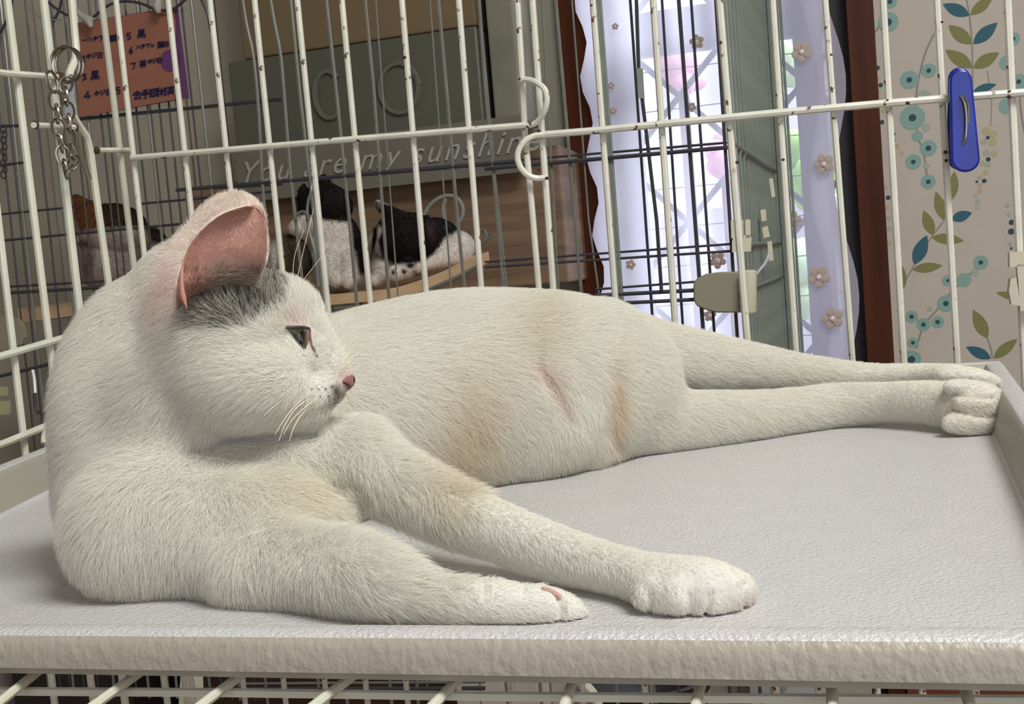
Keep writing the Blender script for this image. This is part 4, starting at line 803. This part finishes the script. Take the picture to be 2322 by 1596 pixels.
def hit(x, y):
    d = ray(x, y); d = d / np.linalg.norm(d); r_ = BV.ray_cast(Vector(CAM), Vector(d)); 
    if r_[0] is not None and not (x < 830 and 600 < y < 950 and r_[0][1] > .50): return np.array(r_[0]), np.array(r_[1])
    for k in range(1, 14):             # just past the edge of the face: take the nearest point of the face itself
        q_ = ray(x - 2.2 * k, y - .3 * k); r_ = BV.ray_cast(Vector(CAM), Vector(q_ / np.linalg.norm(q_)))
        if r_[0] is not None and r_[0][1] < .50: return np.array(r_[0]), np.array(r_[1])
    return P(x, y, .47), -Fv
# ---- ears: cupped shells with thickness
def ear(name, Lc, Rc, Yb, Yt, cup, thick, m_in, label=None, nu=22, nv=24, sink=0):
    Lp = smooth_path([np.array([x, y, 0.]) for x, y in Lc], 8); Rp = smooth_path([np.array([x, y, 0.]) for x, y in Rc], 8)
    def at_(p, t): f = t * (len(p) - 1); i = min(int(f), len(p) - 2); return p[i] + (p[i + 1] - p[i]) * (f - i)
    G1 = []; 
    for j in range(nv + 1):
        v = j / nv; a, b = at_(Lp, v), at_(Rp, v)
        for i in range(nu + 1):
            u = i / nu; q = a + (b - a) * u; dep = cup * (math.sin(math.pi * u) ** .8) * (1 - v * .75) + (sink * max(0, 1 - v / (.22 + .20 * u)) ** 1.5 if sink else 0); Y = Yb[0] + (Yt[0] - Yb[0]) * v + ((Yb[1] - Yb[0]) * (1 - v) + (Yt[1] - Yt[0]) * v) * u + dep
            G1.append(P(q[0], q[1], Y))
    G1 = np.array(G1).reshape(nv + 1, nu + 1, 3)
    du = np.gradient(G1, axis=1); dv = np.gradient(G1, axis=0); nn_ = np.cross(du, dv); nn_ /= np.linalg.norm(nn_, axis=2)[..., None] + 1e-12
    if (nn_[nv // 3, nu // 2] @ Fv) < 0: nn_ = -nn_
    u_ = np.linspace(0, 1, nu + 1)[None, :]; v_ = np.linspace(0, 1, nv + 1)[:, None]; th = thick * (.25 + .75 * np.sin(np.pi * u_) ** .5) * (1.25 - v_ * .85)
    G2 = G1 + nn_ * th[..., None]; w = nu + 1; mb = MB(); n1 = (nv + 1) * w
    F1 = [(j * w + i, j * w + i + 1, (j + 1) * w + i + 1, (j + 1) * w + i) for j in range(nv) for i in range(nu)]
    F2 = [tuple(q + n1 for q in f)[::-1] for f in F1]; rim = []
    for j in range(nv): rim += [(j * w, (j + 1) * w, n1 + (j + 1) * w, n1 + j * w), (j * w + nu, n1 + j * w + nu, n1 + (j + 1) * w + nu, (j + 1) * w + nu)]
    for i in range(nu): rim.append((nv * w + i, nv * w + i + 1, n1 + nv * w + i + 1, n1 + nv * w + i))
    mb.add(np.vstack([G1.reshape(-1, 3), G2.reshape(-1, 3)]), F1); k = len(mb.f); mb.f += [tuple(f) for f in F2 + rim]; mb.mi += [1] * len(F2) + [1] * len(rim)
    o = mb.build(name, [m_in, M_EARB], cat, sharp=False)
    xe, ye = projN(np.array(mb.v)); ce = np.tile(np.array(s2l(188, 146, 132)), (len(xe), 1)); wv = gauss(xe, ye, 505, 640, 60, 75)[:, None]; ce = ce * (1 - .75 * wv) + np.array(s2l(112, 66, 54)) * .75 * wv  # natural brownish pink, with darker concha shading put into the colour
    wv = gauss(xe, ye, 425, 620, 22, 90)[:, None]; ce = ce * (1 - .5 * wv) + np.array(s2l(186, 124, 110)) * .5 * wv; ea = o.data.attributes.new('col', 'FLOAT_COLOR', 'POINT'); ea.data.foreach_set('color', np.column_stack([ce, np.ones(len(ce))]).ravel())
    if label: o['label'] = label
    return o, G1, G2
M_EARB = mat('ear_back', s2l(226, 210, 198), .7, spec=.2)
M_EARP = bpy.data.materials.new('ear_inner'); M_EARP.use_nodes = True
_b = M_EARP.node_tree.nodes['Principled BSDF']; _b.inputs['Base Color'].default_value = (*s2l(214, 150, 136), 1); _b.inputs['Roughness'].default_value = .6; _b.inputs['Subsurface Weight'].default_value = .5; _b.inputs['Subsurface Radius'].default_value = (.008, .003, .002); _b.inputs['Subsurface Scale'].default_value = .5
M_EARC = bpy.data.materials.new('ear_inner_shaded'); M_EARC.use_nodes = True
_nt = M_EARC.node_tree; _b = _nt.nodes['Principled BSDF']; _b.inputs['Roughness'].default_value = .6; _b.inputs['Subsurface Weight'].default_value = .12; _b.inputs['Subsurface Radius'].default_value = (.006, .003, .002); _b.inputs['Subsurface Scale'].default_value = .4
_at = _nt.nodes.new('ShaderNodeAttribute'); _at.attribute_name = 'col'; _nt.links.new(_at.outputs['Color'], _b.inputs['Base Color'])
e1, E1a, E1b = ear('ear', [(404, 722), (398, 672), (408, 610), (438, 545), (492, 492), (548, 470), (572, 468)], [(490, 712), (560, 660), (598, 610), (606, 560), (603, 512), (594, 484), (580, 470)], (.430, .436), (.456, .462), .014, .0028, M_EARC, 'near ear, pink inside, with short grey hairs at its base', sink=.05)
e2, E2a, E2b = ear('ear', [(330, 620), (370, 560), (412, 520), (452, 470), (492, 442), (528, 434), (548, 438)], [(560, 620), (590, 560), (600, 520), (600, 492), (592, 465), (575, 447), (556, 439)], (.488, .496), (.494, .500), -.008, .0030, M_EARB, 'far ear, seen behind the near one')
M_EARC2 = mat('ear_fold_skin', s2l(180, 128, 114), .6)
pk = MB(); pk.tube(smooth_path([P(x, y, Y) for x, y, Y in [(414, 590, .436), (412, 625, .4335), (414, 665, .432), (424, 700, .4315)]], 5), list(np.linspace(.0003, .0011, 12)) + [.0009, .0006, .0003, .0002], 8); pk.build('ear_fold', M_EARC2, cat)
# ---- eye
def drape(mb, pts, push, mi=0, fan=None):
    q = [hit(x, y) for x, y in pts]; V_ = [p + n_ * push for p, n_ in q]; mb.add(V_, [tuple(range(len(V_)))], mi)
EYE = [(652, 744), (668, 742), (684, 743), (700, 747), (704, 758), (700, 775), (692, 792), (686, 789), (676, 778), (664, 762)]
NOSEP = [(776, 862), (790, 852), (806, 851), (813, 862), (812, 874), (803, 886), (795, 892), (788, 884), (780, 874)]
def cap_patch(name, outline, ctr, bulge, mats, parent, rings_=6, pick=None, lift=.0006):
    mb = MB(); ol = smooth_path([np.array([x, y, 0.]) for x, y in outline], 4, closed=True); n = len(ol); c0, n0 = hit(*ctr); V_ = []
    for r_ in range(rings_ + 1):
        f = r_ / rings_
        for p in ol:
            x, y = ctr[0] + (p[0] - ctr[0]) * (1 - f), ctr[1] + (p[1] - ctr[1]) * (1 - f); q, nq = hit(x, y)
            if q[1] > c0[1] + .012 or q[1] < c0[1] - .012: q = P(x, y, c0[1] + .010); nq = n0
            h = lift + bulge * (1 - (1 - f) ** 2)
            V_.append((q + nq * h, x, y))
    Fc = [(r_ * n + j, r_ * n + (j + 1) % n, (r_ + 1) * n + (j + 1) % n, (r_ + 1) * n + j) for r_ in range(rings_) for j in range(n)]
    mb.add([v[0] for v in V_], Fc)
    if pick: mb.mi = [pick(np.mean([V_[q][1] for q in f]), np.mean([V_[q][2] for q in f])) for f in Fc]
    return mb.build(name, mats, parent, sharp=False)
M_IRIS = mat('iris', s2l(70, 70, 48), .08, var=.4, vscale=400); M_PUP = mat('pupil', (.006, .007, .006), .05); M_LID = mat('eyelid', s2l(58, 44, 38), .6); M_WET = mat('eye_corner', s2l(120, 92, 88), .35)
cap_patch('eye', EYE, (684, 764), .0010, [M_IRIS, M_PUP, M_WET], cat, 10, lambda x, y: 2 if x > 694 else (1 if (x - 684) ** 2 / 36 + (y - 768) ** 2 / 500 < 1 else 0))
lid = [hit(x, y) for x, y in [(648, 742), (664, 741), (684, 741), (702, 746)]]
wire('upper_eyelid', smooth_path([p + n_ * .0006 for p, n_ in lid], 5), .0006, M_LID, cat)
lid = [hit(x, y) for x, y in [(702, 747), (703, 765), (707, 782), (713, 796), (720, 808)]]
wire('tear_line', smooth_path([p + n_ * .0004 for p, n_ in lid], 5), [.0005] * 16 + [.0003] * 5, mat('tear_line', s2l(110, 70, 68), .5), cat)
cap_patch('nose', NOSEP, (796, 868), .0006, [mat('nose_leather', s2l(140, 92, 90), .55), mat('nostril', s2l(52, 22, 22), .5)], cat, 8, lambda x, y: 1 if ((x - 804) ** 2 / 50 + (y - 861) ** 2 / 60 < 1 or (abs(y - 868 - (x - 779) * .55) < 3.2 and x < 790)) else 0)
ml_ = smooth_path([p + n_ * .0014 for p, n_ in [hit(x, y) for x, y in [(789, 889), (778, 899), (762, 909), (742, 917), (722, 922), (704, 924)]]], 4)
wire('mouth_line', ml_, list(np.linspace(.0005, .0001, len(ml_))), mat('mouth_line', s2l(165, 145, 130), .7), cat)
# whisker dots and whiskers
wd = MB()
for x, y, r_ in [(706, 882, 4), (722, 882, 4), (738, 882, 4), (708, 898, 4), (726, 899, 4), (744, 898, 5), (712, 916, 4), (729, 918, 4), (745, 918, 4), (728, 934, 4), (690, 945, 5), (705, 955, 5), (756, 904, 6), (760, 884, 6), (752, 876, 5)]:
    p, n_ = hit(x, y); R = r_ * p[1] / F_ * .75; wd.ball(p + n_ * .0004, [R * .8, R * .5, R * .6], nu=8, nv=5)
tag(wd.build('whisker_spots', mat('whisker_spot', s2l(96, 90, 74), .8), cat), kind='stuff')
M_WH = mat('whisker', s2l(225, 215, 195), .4)
for pts in [[(700, 884), (650, 890), (612, 894)], [(698, 890), (655, 902), (628, 916), (598, 942)], [(712, 886), (675, 915), (645, 950), (624, 985)], [(704, 902), (672, 925), (648, 960), (632, 1000)], [(716, 905), (684, 930), (660, 955), (643, 985)], [(708, 915), (680, 945), (664, 975), (656, 1000)]]:
    p0_, n_ = hit(*pts[0]); Yw = p0_[1]; q = [p0_] + [P(x, y, Yw - .006 - .006 * i) for i, (x, y) in enumerate(pts[1:])]; q = smooth_path(q, 6); wire('whisker', q, list(np.linspace(.00026, .00010, len(q))), M_WH, cat, 5)
for pts in [[(672, 640), (690, 560), (712, 470)], [(664, 640), (668, 580), (690, 520)], [(680, 645), (715, 600), (735, 575)]]:
    q = smooth_path([P(pts[0][0], pts[0][1], .478)] + [P(x, y, .474) for x, y in pts[1:]], 6); wire('brow_whisker', q, list(np.linspace(.0002, .00008, len(q))), M_WH, cat, 5)
# claws and pads
M_PAD = mat('toe_pad', s2l(150, 92, 86), .6)
pp_ = smooth_path([hit(x, y)[0] for x, y in [(1228, 1334), (1245, 1338), (1262, 1347), (1272, 1358)]], 4); MB().tube(pp_, [.0004] + [.0009] * (len(pp_) - 2) + [.0004], 8).build('toe_pad', mat('pink_pad', s2l(190, 148, 138), .6), cat)
for x, y, rx, ry in [(2280, 932, 6, 13), (2280, 955, 6, 14)]:
    k = .640 / F_; MB().ball(P(x - 3, y, .640), [rx * k, .006, ry * k], nu=12, nv=8).build('toe_pad', M_PAD, cat)
# ---- fur
def fur(name, parent, Vv, Tt, count, length, direc, color, radius, material, seed=3, lift=.45, segs=4, clump=.14, mask=None, z_min=None):
    g = np.random.default_rng(seed); A, B_, C_ = Vv[Tt[:, 0]], Vv[Tt[:, 1]], Vv[Tt[:, 2]]
    cr = np.cross(B_ - A, C_ - A); ar = np.linalg.norm(cr, axis=1); fn = cr / (ar[:, None] + 1e-15); cen = (A + B_ + C_) / 3
    wgt = ar.copy()
    if mask is not None: wgt *= mask(cen, fn)
    idx = np.searchsorted(np.cumsum(wgt) / wgt.sum(), g.random(count)); idx = np.minimum(idx, len(Tt) - 1)
    r1_, r2_ = g.random(count), g.random(count); s_ = np.sqrt(r1_); root = A[idx] * (1 - s_)[:, None] + B_[idx] * (s_ * (1 - r2_))[:, None] + C_[idx] * (s_ * r2_)[:, None]; n_ = fn[idx]
    X, Y = projN(root); L = length(X, Y, root, n_) * (.7 + .6 * g.random(count))
    d = direc(X, Y, root, n_)
    # clumped wobble: low frequency noise from a coarse random field
    f1 = 190.0; ph = root * f1
    wob = np.column_stack([np.sin(ph[:, 0] + 2.1 * np.sin(ph[:, 2] * .7) + 1.3 * np.sin(ph[:, 1])), np.sin(ph[:, 1] * 1.1 + 1.7 * np.sin(ph[:, 0] * .8)), np.sin(ph[:, 2] * 1.2 + 1.9 * np.sin(ph[:, 1] * .9 + ph[:, 0]))])
    d = d + clump * wob + .22 * g.normal(size=(count, 3)); d = d - n_ * (d * n_).sum(1)[:, None]; d /= np.linalg.norm(d, axis=1)[:, None] + 1e-9
    t0 = n_ * lift + d * (1 - lift); pts = np.zeros((count, segs + 1, 3)); pts[:, 0] = root - n_ * .0004; cur = pts[:, 0].copy()
    for k in range(segs):
        f = (k + .5) / segs; dr = n_ * lift * (1 - .85 * f) + d * (.35 + .8 * f); dr /= np.linalg.norm(dr, axis=1)[:, None] + 1e-9; cur = cur + dr * (L / segs)[:, None]; pts[:, k + 1] = cur
    if z_min is not None: pts[:, :, 2] = np.maximum(pts[:, :, 2], z_min)
    hc = bpy.data.hair_curves.new(name); hc.add_curves([segs + 1] * count); hc.attributes['position'].data.foreach_set('vector', pts.astype(np.float32).ravel())
    rad = np.linspace(1, .15, segs + 1)[None, :] * radius * (.7 + .6 * g.random((count, 1))); ra = hc.attributes.get('radius') or hc.attributes.new('radius', 'FLOAT', 'POINT'); ra.data.foreach_set('value', rad.astype(np.float32).ravel())
    cl_ = color(X, Y, root, n_, g); ca = hc.attributes.new('col', 'FLOAT_COLOR', 'CURVE'); ca.data.foreach_set('color', np.column_stack([cl_, np.ones(count)]).astype(np.float32).ravel())
    hc.materials.append(material); o = bpy.data.objects.new(name, hc); COL.objects.link(o); o.parent = parent; o.matrix_parent_inverse = Matrix.Translation(-parent.location); return o
M_FUR = bpy.data.materials.new('fur'); M_FUR.use_nodes = True; _nt = M_FUR.node_tree; _b = _nt.nodes['Principled BSDF']; _b.inputs['Roughness'].default_value = .75; _b.inputs['Specular IOR Level'].default_value = .15
_at = _nt.nodes.new('ShaderNodeAttribute'); _at.attribute_name = 'col'; _nt.links.new(_at.outputs['Color'], _b.inputs['Base Color'])
_tl = _nt.nodes.new('ShaderNodeBsdfTranslucent'); _mx = _nt.nodes.new('ShaderNodeMixShader'); _mx.inputs[0].default_value = .30; _nt.links.new(_at.outputs['Color'], _tl.inputs[0]); _nt.links.new(_b.outputs[0], _mx.inputs[1]); _nt.links.new(_tl.outputs[0], _mx.inputs[2]); _nt.links.new(_mx.outputs[0], _nt.nodes['Material Output'].inputs[0])
FLOW = np.array([  # x, y, dx, dy (picture), weight radius
    (740, 760, -.5, -.8, 60), (690, 690, -.7, -.6, 70), (600, 680, -.3, -1, 60), (520, 690, -.2, -1, 60), (720, 860, -1, .1, 60), (640, 850, -1, .15, 90), (540, 850, -1, .3, 90), (600, 950, -1, .4, 80), (430, 880, -.7, .7, 90), (700, 940, -.7, .7, 50), (450, 780, -1, .4, 70),
    (300, 700, -.7, .6, 110), (180, 800, -.6, .8, 110), (230, 950, -.8, .35, 120), (350, 1020, -.5, .8, 120), (200, 1100, -.4, .9, 130), (400, 1150, -.1, 1, 150), (550, 1060, .3, .9, 120), (300, 1300, .1, 1, 150), (500, 1300, .3, 1, 150), (700, 1050, .5, .8, 110), (620, 1180, .6, .7, 120),
    (760, 1300, .9, .4, 120), (950, 1340, 1, .2, 100), (1200, 1370, 1, .15, 120), (850, 1080, .7, .8, 90), (1000, 1150, .7, .75, 100), (1200, 1230, .9, .6, 120), (1400, 1290, .9, .6, 110), (1600, 1320, .7, .7, 110),
    (850, 760, .9, -.2, 140), (1000, 700, 1, -.4, 140), (1250, 690, 1, -.4, 140), (900, 900, .6, .6, 130), (1050, 950, .7, .6, 110), (1150, 850, .8, .3, 120), (1200, 1000, .4, 1, 110), (1280, 1080, .1, 1, 90), (1330, 900, -.2, 1, 80), (1250, 1110, -.5, .8, 60),
    (1500, 780, 1, .1, 130), (1500, 870, 1, .5, 70), (1700, 800, 1, .1, 130), (1500, 960, .8, .7, 110), (1700, 950, .8, .65, 130), (1900, 900, .95, .4, 130), (2100, 900, 1, .15, 130), (2000, 840, 1, 0, 90)], float)
def flow(X, Y, root, n_):
    dx = np.zeros(len(X)); dy = np.zeros(len(X)); ws = np.full(len(X), 1e-9)
    for x, y, a, b, r_ in FLOW:
        w = np.exp(-((X - x) ** 2 + (Y - y) ** 2) / (2 * (r_ * .8) ** 2)) + 1e-12; dx += w * a; dy += w * b; ws += w
    dx /= ws; dy /= ws; return dx[:, None] * cx_[None] - dy[:, None] * cy_[None] + .25 * Fv[None]
def flen(X, Y, root, n_):
    L = np.full(len(X), .0075)
    def setl(w, v):
        nonlocal L; L = L * (1 - w) + v * w
    setl(gauss(X, Y, 300, 1100, 320, 330), .0105); setl(gauss(X, Y, 1150, 850, 330, 190), .0100)
    fm_ = root[:, 1] < .53; setl(gauss(X, Y, 640, 780, 190, 150) * fm_, .0042); setl(gauss(X, Y, 750, 850, 75, 75) * fm_, .0022); setl(gauss(X, Y, 400, 620, 90, 80), .0032)
    setl(np.clip((X - 1000) / 100, 0, 1) * (Y > 1040 + (X - 1000) * .36) * (Y > 1120), .0030); setl(gauss(X, Y, 1600, 1340, 130, 110), .0016); setl(gauss(X, Y, 1200, 1365, 170, 60), .0018); setl(np.clip((X - 1850) / 150, 0, 1), .0032); setl(np.clip((X - 2120) / 60, 0, 1), .0028); setl(gauss(X, Y, 1500, 870, 180, 60), .0075)
    setl(gauss(X, Y, 685, 765, 34, 28), .0012); setl(gauss(X, Y, 1220, 840, 18, 40), .003); setl(gauss(X, Y, 540, 672, 95, 34, -38) * fm_, .0090); setl(gauss(X, Y, 1120, 690, 420, 48), .0112)
    return L
def fcol(X, Y, root, n_, g):
    nr = (n_[:, 1] < .15).astype(float); c, pw_ = coat(X, Y, nr, False, (root[:, 1] < .52).astype(float))
    j = g.random(len(X)); c = c * (.96 + .12 * g.random((len(X), 1)))
    hi = ((j > .52) & (pw_ > .2))[:, None]; c = np.where(hi, np.array(s2l(212, 208, 194)) * (.75 + .4 * g.random((len(X), 1))), c)
    dk = ((j < .38) & (pw_ > .25))[:, None]; c = np.where(dk, np.array(s2l(40, 40, 36))[None], c)
    return np.clip(c, 0, .95)
def fmask(cen, fn):
    X, Y = projN(cen); m_ = np.ones(len(cen)); tocam = (CAM - cen); tocam /= np.linalg.norm(tocam, axis=1)[:, None]; fc_ = (fn * tocam).sum(1)
    m_ *= np.where(fc_ > -.25, 1, .22); m_ *= np.where((cen[:, 2] < T + .0015) & (fn[:, 2] < -.8), 0, 1)
    m_ *= 1 - .985 * inpoly(X, Y, [(650, 738), (690, 737), (710, 744), (712, 765), (700, 800), (684, 796), (660, 770)], 3) * (fc_ > 0)
    m_ *= 1 - .995 * inpoly(X, Y, NOSEP, 3) * (fc_ > 0) * (cen[:, 1] < .52)
    m_ *= 1 + 1.2 * gauss(X, Y, 640, 780, 190, 170)
    return m_
# no hair roots where the near ear covers the head
NF = 300000
fo_ = fur('fur', cat, V, Tr, NF, flen, flow, fcol, .000095, M_FUR, lift=.38, mask=fmask, z_min=T + .0004)
fo_['label'] = 'short white fur with grey-flecked hairs near the ear'
# short hairs on the ears
def earfur(Gm, name, col, L0, n_hair, seed, mode):
    h, w = Gm.shape[:2]; Vv = Gm.reshape(-1, 3); Tt = []
    for j in range(h - 1):
        for i in range(w - 1):
            a = j * w + i; Tt += [(a, a + 1, a + w + 1), (a, a + w + 1, a + w)]
    Tt = np.array(Tt); n_ = np.cross(Vv[Tt[:, 1]] - Vv[Tt[:, 0]], Vv[Tt[:, 2]] - Vv[Tt[:, 0]])
    flip = (n_ @ Fv) > 0 if mode == 'in' else (n_ @ Fv) < 0
    Tt[flip] = Tt[flip][:, ::-1]; vmax = float(h - 1)
    def ln(X, Y, root, nn_): return L0(X, Y)
    def dr(X, Y, root, nn_): return np.tile(.35 * cx_ + .9 * cy_, (len(X), 1)) if mode == 'in' else np.tile(.3 * cx_ + .9 * cy_, (len(X), 1))
    return fur(name, cat, Vv, Tt, n_hair, ln, dr, col, .00008, M_FUR, seed, lift=.35, clump=.5)
def ecol_in(X, Y, root, n_, g):
    c = np.tile(np.array(s2l(205, 165, 150)), (len(X), 1)); w = (np.clip((Y - 580) / 60, 0, 1) * np.clip((X - 440) / 60, 0, 1))[:, None]; c = c * (1 - w) + np.array(s2l(196, 188, 170)) * w
    dk = ((g.random(len(X)) < .22) & (Y > 610))[:, None]; return np.where(dk, np.array(s2l(88, 70, 60))[None], c)
earfur(E1a, 'ear_hair', ecol_in, lambda X, Y: .0022 + .0046 * np.clip((Y - 560) / 90, 0, 1) * np.clip((X - 430) / 60, 0, 1), 14000, 11, 'in')
earfur(E1b, 'ear_hair', lambda X, Y, r_, n_, g: np.tile(np.array(s2l(234, 224, 214)), (len(X), 1)), lambda X, Y: np.full(len(X), .0022), 9000, 12, 'out')
earfur(E2a, 'ear_hair', lambda X, Y, r_, n_, g: np.tile(np.array(s2l(240, 230, 218)), (len(X), 1)), lambda X, Y: np.full(len(X), .0028), 9000, 13, 'in')
earfur(E2b, 'ear_hair', lambda X, Y, r_, n_, g: np.tile(np.array(s2l(236, 226, 216)), (len(X), 1)), lambda X, Y: np.full(len(X), .0022), 6000, 14, 'out')
# tufts of white and dark hair at the near ear's base
# ================================================================ the other cats, inside the grey cage
def kitten(name, shapes, limbs, colfun, label, ears=(), nose=None, n_hair=9000, seed=20, hl=.006, voxel=.003, group=None):
    mb = MB()
    YB = lambda x, y, b: Q(x, y, b)[1]
    for s_ in shapes: egg(mb, s_[0], s_[1], YB(*s_[:3]), *s_[3:])
    for l_ in limbs: limb(mb, [(n_[0], n_[1], YB(*n_[:3]), n_[3], n_[4]) for n_ in l_], 5, 14)
    for e_ in ears:                    # pointed ear: (base-left, base-right, tip, depth)
        (xa, ya), (xb, yb), (xt, yt), Ye = e_
        Ye = YB(xt, yt, Ye); A, B_, Tp = P(xa, ya, Ye), P(xb, yb, Ye), P(xt, yt, Ye + .004); mid = (A + B_) / 2
        mb.tube([mid - Zv * .01, mid + (Tp - mid) * .35, mid + (Tp - mid) * .75, Tp], [np.linalg.norm(B_ - A) / 2, np.linalg.norm(B_ - A) * .42, np.linalg.norm(B_ - A) * .2, .003], 12, ry=[.012, .010, .007, .003], up=Fv)
    me = remesh(mb, voxel, name, 3); Vv, Nk, Tk = mesh_arrays(me); X, Y = projN(Vv)
    a_ = me.attributes.new('col', 'FLOAT_COLOR', 'POINT'); cl_ = colfun(X, Y); a_.data.foreach_set('color', np.column_stack([cl_, np.ones(len(cl_))]).ravel()); me.materials.append(M_SKIN); me.polygons.foreach_set('use_smooth', [True] * len(me.polygons))
    o = bpy.data.objects.new(name, me); COL.objects.link(o); tag(o, label, 'cat', group)
    fur('fur', o, Vv, Tk, n_hair, lambda X, Y, r_, n_: np.full(len(X), hl), lambda X, Y, r_, n_: np.tile(-cy_ * .8 + .5 * cx_, (len(X), 1)), lambda X, Y, r_, n_, g: np.clip(colfun(X, Y) * (.8 + .35 * g.random((len(X), 1))), 0, .9), .0004, M_FUR, seed, lift=.35, segs=3)
    return o
BK = np.array(s2l(28, 23, 22)); WK = np.array(s2l(222, 214, 206))
def blend(base, lst, X, Y):
    c = np.tile(base, (len(X), 1))
    for poly, col, soft in lst:
        w = inpoly(X, Y, poly, soft)[:, None]; c = c * (1 - w) + np.array(col) * w
    return c
KY = 1.56
def colA(X, Y): return blend(WK, [([(640, 380), (850, 380), (850, 500), (800, 505), (745, 500), (700, 490), (660, 495)], BK, 4), ([(786, 440), (850, 440), (850, 620), (812, 620), (800, 560)], BK, 5), ([(655, 492), (690, 488), (705, 510), (690, 545), (640, 545)], WK, 4), ([(654, 486), (664, 486), (664, 500), (654, 500)], s2l(110, 70, 66), 2)], X, Y)
kitten('kitten', [(738, 468, 1.66, 60, 50, 60), (705, 500, 1.63, 34, 30, 36), (765, 580, 1.68, 68, 85, 60), (680, 515, 1.62, 24, 20, 24), (760, 540, 1.66, 55, 60, 50)],
       [[(740, 580, 1.63, 30, 1), (750, 610, 1.60, 24, 1), (762, 632, 1.585, 18, 1)], [(790, 590, 1.64, 28, 1), (796, 615, 1.60, 22, 1), (790, 636, 1.585, 17, 1)]], colA,
       'black and white kitten sitting up with a black head, left on the curved shelf', [((712, 440), (768, 440), (733, 394), 1.66), ((672, 450), (700, 440), (690, 415), 1.68)], seed=21)
def colB(X, Y): return blend(WK, [([(848, 452), (880, 462), (1000, 480), (1045, 500), (1045, 520), (1010, 538), (985, 575), (960, 594), (900, 600), (866, 585), (856, 545), (866, 520), (850, 500)], BK, 4), ([(972, 498), (984, 500), (986, 545), (976, 548), (968, 520)], s2l(62, 42, 40), 4),
                                  ([(846, 520), (858, 505), (856, 540), (842, 580)], BK, 3), ([(922, 595), (940, 598), (934, 610), (920, 606)], BK, 3), ([(888, 612), (896, 610), (896, 622), (888, 624)], BK, 2), ([(912, 608), (922, 612), (918, 622), (910, 618)], BK, 2), ([(852, 455), (864, 458), (862, 472), (852, 470)], s2l(120, 110, 105), 3)], X, Y)
kitten('kitten', [(925, 545, 1.70, 78, 62, 70), (985, 545, 1.74, 60, 50, 60), (1030, 560, 1.76, 46, 38, 50), (868, 560, 1.73, 32, 52, 45), (900, 530, 1.69, 48, 46, 50)],
       [[(870, 600, 1.70, 26, 1), (862, 622, 1.66, 18, 1), (850, 635, 1.63, 14, 1)], [(940, 600, 1.70, 24, 1), (915, 612, 1.64, 19, 1), (895, 618, 1.61, 17, 1)], [(950, 522, 1.69, 30, .8), (905, 500, 1.68, 24, .8), (880, 480, 1.68, 16, .8), (857, 461, 1.68, 9, 1)], [(1040, 575, 1.74, 30, 1), (990, 590, 1.68, 16, 1), (950, 606, 1.65, 12, 1)]], colB,
       'black and white kitten curled asleep, right end of the curved shelf', [((940, 500), (985, 505), (975, 492), 1.72)], seed=22)
def colC(X, Y):
    c = np.tile(np.array(s2l(96, 84, 66)), (len(X), 1)); w = (.5 + .5 * np.sin(X * .16 + .05 * Y + 2 * np.sin(Y * .05)))[:, None]; c = c * (1 - .55 * w) + np.array(s2l(40, 34, 30)) * .55 * w
    w2 = gauss(X, Y, 618, 575, 16, 60)[:, None]; return c * (1 - w2) + WK * w2
kitten('kitten', [(655, 592, 1.625, 50, 60, 30), (635, 620, 1.615, 50, 45, 30)], [], colC, 'brown tabby kitten curled beside the sitting kitten, half hidden by the white head', seed=23, n_hair=6000)
def colD(X, Y): return blend(np.array(s2l(178, 165, 158)), [([(140, 420), (232, 420), (236, 515), (180, 525)], s2l(112, 72, 42), 6), ([(224, 455), (360, 455), (360, 512), (236, 518)], s2l(62, 46, 32), 6), ([(325, 505), (380, 520), (390, 560), (340, 548)], s2l(52, 40, 34), 6), ([(176, 540), (205, 546), (215, 590), (196, 640), (180, 600)], s2l(120, 105, 105), 8)], X, Y)
kitten('calico_cat', [(255, 520, 1.72, 78, 58, 60), (250, 590, 1.74, 80, 70, 70), (210, 500, 1.70, 40, 40, 40), (320, 560, 1.76, 60, 50, 60)], [[(330, 540, 1.7, 20, 1), (360, 545, 1.68, 16, 1), (385, 556, 1.68, 9, 1)]], colD,
       'calico cat with a brown ear lying behind the mesh, left of the white cat', [((176, 500), (238, 480), (166, 441), 1.70)], seed=24)
